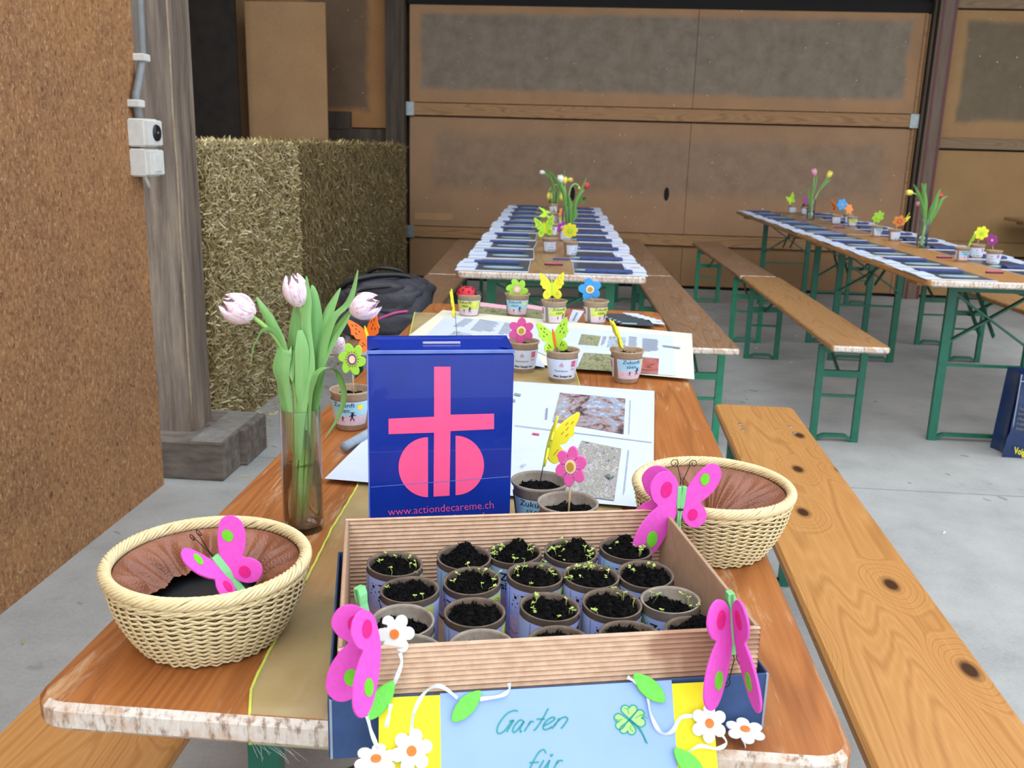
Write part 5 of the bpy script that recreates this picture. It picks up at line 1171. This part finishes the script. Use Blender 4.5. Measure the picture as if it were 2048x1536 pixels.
tulip('pale tulip turned away low behind the big vase', [B0[3], V(622, 930, .012), V(628, 820, .03), V(640, 740, .05), V(652, 700, .055)], .026, .017, Vector((.3, .7, .55)), [
    ([V(610, 900, .012), V(604, 800, .018), V(596, 720, .02), V(600, 670, .022), V(606, 640, .022)], wl_(12, 26, 28, 20, 4), (1, .2, 0))], open_=.25)
# ================================================================== PLACE SETTINGS ON FAR TABLES
ords = ['nearest', 'second', 'third', 'fourth', 'fifth', 'sixth', 'seventh', 'eighth', 'ninth', 'farthest']
def setting_protos(side):
    g = 'place settings on the far tables'
    mat_ = thing('place_mat', 'x', 'place mat', (0, 0, 0), 0, g)
    MB().box(-.148, -.205, 0, .148, .205, .0012).build('sheet', mt['paper'], mat_)
    MB().box(-.07 if side < 0 else -.146, -.175, .0012, .146 if side < 0 else .07, .19, .0018).build('dark_picture', mt['ph_dark'] if side < 0 else mt['ph_navy'], mat_)
    sx0 = .04 if side < 0 else -.06
    MB().prism(disc2(sx0, -.07, .085, 24, .035)[0], .0018, .0024, 0).build('bright_streak', mt['streak'], mat_)
    cd_ = thing('menu_card', 'x', 'card', (0, 0, 0), 0, g)
    MB().box(-.038, -.085, 0, .038, .085, .003).build('sheet', mt['paper'], cd_)
    MB().box(-.02, .03, .003, .02, .05, .0034).build('red_heading', mt['redprint'] if side > 0 else mt['ink_soft'], cd_)
    np_ = thing('napkin', 'x', 'napkin', (0, 0, 0), 0, g)
    def nf(u, v): return ((u-.5)*.19, (v-.5)*.07+(.004*math.sin(u*22) if side > 0 else 0), .007+.004*math.sin(v*PI)+(.0015*math.sin(u*22) if side > 0 else 0))
    mb = MB().grid(nf, 24, 4); mb.box(-.095, -.034, 0, .095, .034, .007, ch=.002); mb.build('folded_cloth', mt['napkin'], np_)
    MB().box(-.09, -.036, .0, .09, -.034, .003).build('lower_fold', mt['ph_navy'], np_)
    return mat_, cd_, np_
first = {-1: None, 1: None}
def place_row(org, rz, W_, L_, n, side, rowname, skip=()):
    for i in range(n):
        if i in skip: continue
        yy = .225+i*(L_-.45)/(n-1); xx = (.135 if side < 0 else W_-.135)+.006*math.sin(i*3.7+side)
        ca, sa = math.cos(rz), math.sin(rz)
        def loc(x, y, z): return (org[0]+x*ca-y*sa, org[1]+x*sa+y*ca, T+z)
        L0 = loc(xx+.015*(-side), yy, .0003); L1 = loc(xx+side*.098, yy-.02, .0036); L2 = loc(xx-side*.02+(0 if side < 0 else -.0), yy+(.06 if side < 0 else -.13), .0036)
        lbl = f'{ords[i]} setting on the {"left" if side < 0 else "right"} side of the {rowname}'
        if first[side] is None:
            first[side] = setting_protos(side)
            for q, l_, nm in zip(first[side], (L0, L1, L2), ('white mat with dark picture, ', 'small white menu card, ', 'folded navy napkin, ')):
                q.location = l_; q.rotation_euler.z = rz+.03*math.sin(i*2.1); q['label'] = nm+lbl
        else:
            for q, l_, nm in zip(first[side], (L0, L1, L2), ('white mat with dark picture, ', 'small white menu card, ', 'folded navy napkin, ')):
                dup(q, l_, rz+.03*math.sin(i*2.1), nm+lbl)
place_row(t2, R2, .77, 4.4, 10, -1, 'middle table row'); place_row(t2, R2, .77, 4.4, 10, 1, 'middle table row')
place_row(t3, R3, .80, 4.4, 10, -1, 'right table row'); place_row(t3, R3, .80, 4.4, 10, 1, 'right table row')
# pots and picks on far tables
def far_pot(k, x, y, rz, lb): put_pot(k, x, y, rz, lb)
SZ2 = T+HP-.012
far = [('B', .313, 3.76, .5, 'pulp pot with the lime butterfly on the middle row, nearest left pot'), ('B', .415, 3.64, .9, 'pulp pot with the yellow flower on the middle row, nearest right pot'),
       ('Bt', .375, 4.36, .4, 'pulp pot with the purple flower on the middle row'), ('B', .30, 4.62, -.6, 'pulp pot behind the lime butterfly on the middle row'),
       ('Bt', .262, 5.5, .2, 'pulp pot with the narrow yellow pick on the middle row'), ('C', .335, 5.42, .3, 'pulp pot with the orange flower on the middle row'), ('B', .235, 6.5, .2, 'pulp pot farthest back on the middle row'),
       ('Bt', 2.224, 7.42, .2, 'pulp pot with lime butterfly at the far end of the right row'), ('B', 2.30, 7.30, .2, 'pulp pot with dark red ladybird at the far end of the right row'), ('B', 2.30, 7.12, -.3, 'pulp pot with purple flower at the far end of the right row'),
       ('B', 2.30, 6.30, .2, 'pulp pot with narrow orange butterfly on the right row'), ('C', 2.37, 6.14, .2, 'pulp pot with peach flower on the right row'), ('B', 2.42, 6.42, .4, 'pulp pot with blue flower on the right row'),
       ('A', 2.302, 5.33, .4, 'pulp pot with lime pinwheel flower on the right row'), ('Bt', 2.332, 5.08, .5, 'pulp pot with orange flower and yellow pick on the right row'),
       ('A', 2.325, 4.02, .4, 'pulp pot with narrow lime butterfly on the right row near the frame edge'), ('B', 2.47, 4.21, -.2, 'pulp pot with yellow flower on the right row near the frame edge'), ('B', 2.43, 3.91, -.5, 'pulp pot with purple flower on the right row near the frame edge')]
for a_ in far: far_pot(*a_)
butterfly_pick('lime foam butterfly on the middle table row', (.313, 3.76, SZ2), Pm(1089, 455, 3.74), .062, 'lime', 'yellow', (.1, -1, .1), .3, -.25)
flower_pick('yellow foam flower with green ring on the middle table row', (.415, 3.64, SZ2), Pm(1140, 461, 3.62), .037, 'yellow', 'green', 'lime', 8, (0, -1, .1), .22)
flower_pick('purple foam flower half behind the yellow one on the middle table row', (.375, 4.36, SZ2), Pm(1124, 455, 4.34), .036, 'purple', 'palepink', 'palepink', 6, (.2, -1, .1), .3)
butterfly_pick('narrow yellow-green pick farther back on the middle table row', (.262, 5.5, SZ2), Pm(1092, 426, 5.48), .05, 'lime', 'yellow', (-1, -.2, .05), .2)
flower_pick('orange foam flower in front of the tulips on the middle table row', (.335, 5.42, SZ2), Pm(1123, 426, 5.4), .038, 'peach', 'orange', 'orange', 6, (.9, -.6, .1), .3)
butterfly_pick('farthest yellow pick on the middle table row', (.235, 6.5, SZ2), Pm(1110, 420, 6.48), .06, 'yellow', 'gold', (-1, -.2, .05), .3)
butterfly_pick('lime foam butterfly at the far end of the right table row', (2.224, 7.42, SZ2), Pm(1580, 399, 7.4), .055, 'lime', 'lime', (.3, -1, .1), .5)
flower_pick('purple foam flower at the far end of the right table row', (2.30, 7.12, SZ2), Pm(1612, 402, 7.1), .04, 'purple', 'purple', 'purple', 6, (.5, -1, .1), .3, ell=.7)
butterfly_pick('orange foam butterfly seen edge-on on the right table row', (2.30, 6.30, SZ2), Pm(1671, 414, 6.28), .05, 'orange', 'gold', (-1, -.2, .05), .3)
flower_pick('blue foam flower on the right table row', (2.42, 6.42, SZ2), Pm(1684, 409, 6.4), .043, 'blue', 'blue', 'gold', 6, (.2, -1, .1), .3)
flower_pick('peach foam flower beside the blue one on the right table row', (2.37, 6.14, SZ2), Pm(1698, 418, 6.12), .040, 'peach', 'peach', 'peach', 6, (.2, -1, .1), .3, ell=.75)
flower_pick('lime pinwheel foam flower on the right table row', (2.302, 5.33, SZ2), Pm(1756, 434, 5.3), .042, 'green', 'green', 'lime', 7, (.2, -1, .1), .32, swirl=.7)
flower_pick('orange foam flower with brown ring on the right table row', (2.332, 5.08, SZ2), Pm(1799, 442, 5.05), .039, 'peach', 'red', 'peach', 6, (0, -1, .1), .3)
butterfly_pick('yellow pick peeping out behind the orange flower on the right table row', (2.345, 5.09, SZ2), Pm(1808, 440, 5.1), .045, 'yellow', 'yellow', (.9, -.4, .05), .3)
butterfly_pick('narrow lime butterfly on the right table row near the frame edge', (2.335, 4.02, SZ2), Pm(1941, 480, 4.0), .045, 'lime', 'green', (.95, -.4, .05), .2)
flower_pick('yellow foam flower with green centre on the right table row near the frame edge', (2.46, 4.21, SZ2), Pm(1963, 466, 4.2), .036, 'yellow', 'lime', 'green', 7, (0, -1, .1), .26)
flower_pick('purple foam flower on the right table row near the frame edge', (2.43, 3.91, SZ2), Pm(1984, 480, 3.9), .030, 'purple', 'purple', 'palepink', 6, (-.4, -1, .1), .3, ell=.85)
t = thing('ladybird', 'dark red ladybird figure at the far end of the right table row', 'ladybird', (2.30, 7.30, T+HP))
MB().lathe(dome(.028), 16).build('shell', mt['red_stripe'], t); MB().lathe(dome(.016), 12, Matrix.Translation((.03, 0, 0))).build('head', mt['black'], t)
for i, (x, y) in enumerate(((.35, 3.29), (.379, 3.5), (2.304, 3.58), (2.30, 4.17), (2.25, 6.0))):
    t = thing('bead_strip', ['maroon bead strip on the middle row nearest the camera', 'dark purple strip just behind the maroon one on the middle row', 'maroon bead strip at the near end of the right row', 'red strip in front of the vase on the right row', 'dark red strip far back on the right row'][i], 'bead strip', (x, y, T+.001), .1)
    mb = MB(); mb.prism(rounded(-.04, -.012, .04, .012, .011, 4), 0, .006, .001).build('strip', mt['red_stripe'] if i != 1 else mt['napkin'], t)
    if i != 1:
        mb = MB()
        for k in range(8): mb.lathe([(0, .004), (.0035, .0025), (.004, 0)], 6, Matrix.Translation((-.032+.009*k, .0, .006)))
        mb.build('beads', mt['foam_pink'], t)
# far vases with tulips
def col_petal(name, c1, c2):
    return flat(name, c1, c2, 12, .5)
pet = {'yellow': col_petal('yellow_petal', '#e8d964', '#dccb55'), 'white': col_petal('white_petal', '#e6e6dc', '#d8dcc8'), 'pink': col_petal('rose_petal', '#dfa0b4', '#d48da4'), 'red': col_petal('red_petal', '#cf4a44', '#c0403c')}
def far_vase(label, x, y, tul, lvs, H=.16):
    vase(label, x, y, T, H, .03, .07)
    b = Vector((x, y, T+.012)); pm_ = (b-CLOC).length/CF
    for i, (lb, col, mid, end, tip, L_) in enumerate(tul):
        st = [b+Vector((.006*math.cos(i*2), .006*math.sin(i*2), 0))]+[py(u, v, y+.01*i) for u, v in mid]+[py(*end, y+.01*i)]
        lv = []
        if i < len(lvs):
            for pts, ws in lvs[i]: lv.append(([py(u, v, y-.02+.01*i) for u, v in pts], [w_*pm_*.62 for w_ in ws], (.9, -.4, .1)))
        tulip(lb, st, L_, L_*.36, py(*tip, y)-py(*end, y), lv, pet[col], False, stemr=.0045, stem_m=mt['leafm'], leaf_m=mt['leafd'])
far_vase('slim glass vase of tulips at the far end of the right table row', 2.213, 6.72,
    [('pink tulip at the far end of the right row', 'pink', [(1622, 415), (1626, 380)], (1629, 352), (1627, 335), .06), ('yellow tulip at the far end of the right row', 'yellow', [(1622, 415), (1640, 378)], (1655, 356), (1664, 340), .06)],
    [[([(1620, 430), (1622, 400), (1632, 365), (1634, 350)], (4, 8, 6, 1)), ([(1620, 420), (1617, 395), (1616, 375)], (3, 7, 1))], [([(1640, 380), (1655, 362), (1666, 358)], (4, 9, 2))]])
far_vase('glass vase with mixed tulips on the right table row', 2.36, 4.69,
    [('yellow tulip nodding left on the right row', 'yellow', [(1850, 440), (1848, 405), (1840, 393)], (1826, 386), (1808, 384), .042), ('pink tulip hanging low left on the right row', 'pink', [(1850, 440), (1846, 415)], (1844, 405), (1832, 409), .035),
     ('red and white tulip leaning right on the right row', 'red', [(1852, 450), (1862, 415)], (1876, 396), (1886, 386), .034)],
    [[([(1850, 450), (1850, 410), (1848, 385), (1843, 366)], (6, 15, 12, 2)), ([(1848, 420), (1838, 390), (1827, 368)], (6, 10, 2))], [([(1855, 450), (1868, 415), (1874, 395), (1881, 378)], (8, 15, 10, 2)), ([(1850, 440), (1845, 405), (1850, 372), (1850, 367)], (8, 14, 8, 2))], [([(1856, 450), (1872, 420), (1885, 398), (1895, 392)], (10, 14, 8, 2))]])
far_vase('glass vase with drooping tulips in the middle of the middle table row', .372, 4.80,
    [('white tulip in the middle row bouquet', 'white', [(1135, 440), (1130, 390)], (1122, 366), (1120, 350), .05), ('yellow tulip in the middle row bouquet', 'yellow', [(1135, 440), (1132, 400)], (1129, 368), (1130, 352), .045),
     ('red tulip leaning right in the middle row bouquet', 'red', [(1140, 440), (1155, 400)], (1169, 378), (1176, 366), .045), ('drooping yellow-green tulip stem of the middle row bouquet', 'yellow', [(1134, 430), (1140, 380), (1150, 368)], (1158, 373), (1160, 384), .02)],
    [[([(1133, 450), (1130, 400), (1122, 375), (1105, 350), (1092, 340)], (8, 14, 12, 8, 1)), ([(1140, 450), (1140, 410), (1136, 390)], (10, 18, 6))], [([(1140, 450), (1152, 405), (1165, 375), (1173, 355)], (8, 12, 8, 1)), ([(1142, 445), (1150, 430), (1150, 410)], (8, 20, 4))], [([(1145, 420), (1158, 400), (1168, 398), (1165, 408)], (6, 16, 16, 4))]])
far_vase('glass vase with pale tulips farthest back on the middle table row', .226, 6.62,
    [('white tulip hanging left above the far end of the middle row', 'white', [(1108, 410), (1105, 370), (1095, 352)], (1090, 346), (1081, 344), .045), ('yellow tulip drooping low at the far end of the middle row', 'yellow', [(1105, 400), (1104, 378), (1100, 376)], (1098, 385), (1101, 402), .07),
     ('orange-yellow tulip seen sideways at the far end of the middle row', 'yellow', [(1112, 400), (1122, 370)], (1134, 360), (1150, 359), .05), ('second drooping yellow tulip at the far end of the middle row', 'yellow', [(1108, 400), (1108, 372), (1116, 372)], (1120, 384), (1121, 400), .07)],
    [[([(1107, 415), (1108, 380), (1100, 355), (1089, 337)], (5, 10, 9, 1))], [([(1112, 410), (1120, 380), (1128, 350), (1130, 337)], (5, 9, 6, 1))]])
# ================================================================== BACKPACK
bp_ = thing('backpack', 'charcoal backpack with pink piping lying on the bench left of the middle table', 'backpack', (-.34, 3.12, ZS), .12)
def sq(s_, e_): return math.copysign(abs(s_)**e_, s_)
def blob(cx, cy, cz, ax_, ay, az, e1=.6, e2=.7, wr=.012, seed=0, nu=48, nv=28):
    def fn(u, v):
        a_ = 2*PI*u; b_ = PI*(v-.5); x = sq(math.cos(b_), e1)*sq(math.cos(a_), e2); y = sq(math.cos(b_), e1)*sq(math.sin(a_), e2); z = sq(math.sin(b_), e1)
        k = 1+wr/.15*noise.noise(Vector((x*2.2, y*2.2, z*3+seed)))+.02*noise.noise(Vector((x*9, y*9, z*9)))
        return (cx+x*ax_*k, cy+y*ay*k, cz+z*az*k)
    return MB().grid(fn, nu, nv)
blob(0, 0, .115, .19, .20, .115, .55, .7, .02, 1).build('main_body', mt['pack'], bp_)
blob(.0, -.03, .155, .165, .175, .08, .6, .75, .03, 4).build('top_pocket', mt['pack'], bp_)
blob(-.02, -.16, .06, .17, .06, .06, .6, .7, .02, 8).build('front_pocket', mt['pack'], bp_)
MB().tube(catmull([(-.16, -.15, .14), (-.08, -.20, .20), (.04, -.19, .215), (.13, -.13, .19), (.17, -.03, .15)], 6), .006, 6).build('zip', mt['black'], bp_)
MB().tube(catmull([(-.02, -.215, .085), (.05, -.21, .112), (.12, -.17, .115), (.175, -.10, .10)], 6), .0055, 6).build('piping', mt['pack_pink'], bp_)
MB().tube(catmull([(-.16, -.15, .11), (-.14, -.18, .095), (-.12, -.20, .09)], 5), .008, 6).build('strap_loop', mt['pack_pink'], bp_)
MB().tube(catmull([(-.1, .05, .225), (-.04, -.0, .262), (.05, .0, .255), (.1, .05, .215)], 6), .009, 6).build('haul_loop', mt['black'], bp_)
MB().tube(catmull([(-.19, -.1, .19), (-.12, -.16, .232), (-.02, -.12, .25), (.1, -.05, .235), (.19, 0, .16)], 6), .012, 6).build('shoulder_strap', mt['black'], bp_)
MB().tube(catmull([(-.2, -.05, .03), (-.05, -.25, .02), (.12, -.22, .025), (.2, -.05, .03)], 6), .011, 6).build('hip_belt', mt['pack'], bp_)
v_, f_ = text_shape('X.Quest', .03, .2); nrm_b = Vector((0, -.85, .5))
MB().add([Vector((x*.9-.035, -.196+y*.35, .165+y*.85)) for x, y in v_], f_).build('lettering', mt['pack_pink'], bp_)
# ================================================================== PAPER BAG AT RIGHT EDGE
bb = thing('carrier_bag', 'navy blue carrier bag with yellow lettering on the floor at the right frame edge', 'bag', (2.36, 3.31, 0), -.05)
H_ = .375
def bagf(u, v):
    z = v*H_; w_ = .02*math.sin(v*5)*(1-v)+.012*noise.noise(Vector((u*3, v*4, 1))); return (u*.36+(.008 if v > .3 else .0)-(.02*(1-v) if u < .01 else 0), 0-w_*.6, z)
MB().grid(bagf, 16, 16).build('front_panel', mt['bag'], bb)
MB().grid(lambda u, v: (-.0+(-.02*(1-v))+(.022*math.sin(u*PI))*(1 if v < .9 else .4), u*.14, v*H_), 8, 12).build('side_gusset', mt['bag'], bb)
MB().grid(lambda u, v: (u*.36, .14, v*H_), 4, 4).build('back_panel', mt['bag'], bb)
MB().box(0, -.012, H_-.03, .36, -.010, H_-.027).build('stitched_hem', mt['slot'], bb)
MB().tube([(.004, -.004, H_*k/10) for k in range(3, 11)], .0025, 5).build('worn_seam', mt['lid_in'], bb)
v_, f_ = text_shape('Voig', .042, 0, 'LEFT', .0012); MB().add([Vector((.018+x*.6, -.022, .028+y-.10*x)) for x, y in v_], f_).build('lettering', mt['bag_text'], bb)
for i, s_ in enumerate(('The yellow', 'also do things', 'as the good ones', 'do. enkeltre', 'gemeinsam')):
    v_, f_ = text_shape(s_, .017, 0, 'LEFT'); MB().add([Vector((.010+x*.42, -.022, .225-.022*i+y-.06*x)) for x, y in v_], f_).build('lettering', mt['bag_dim'], bb)
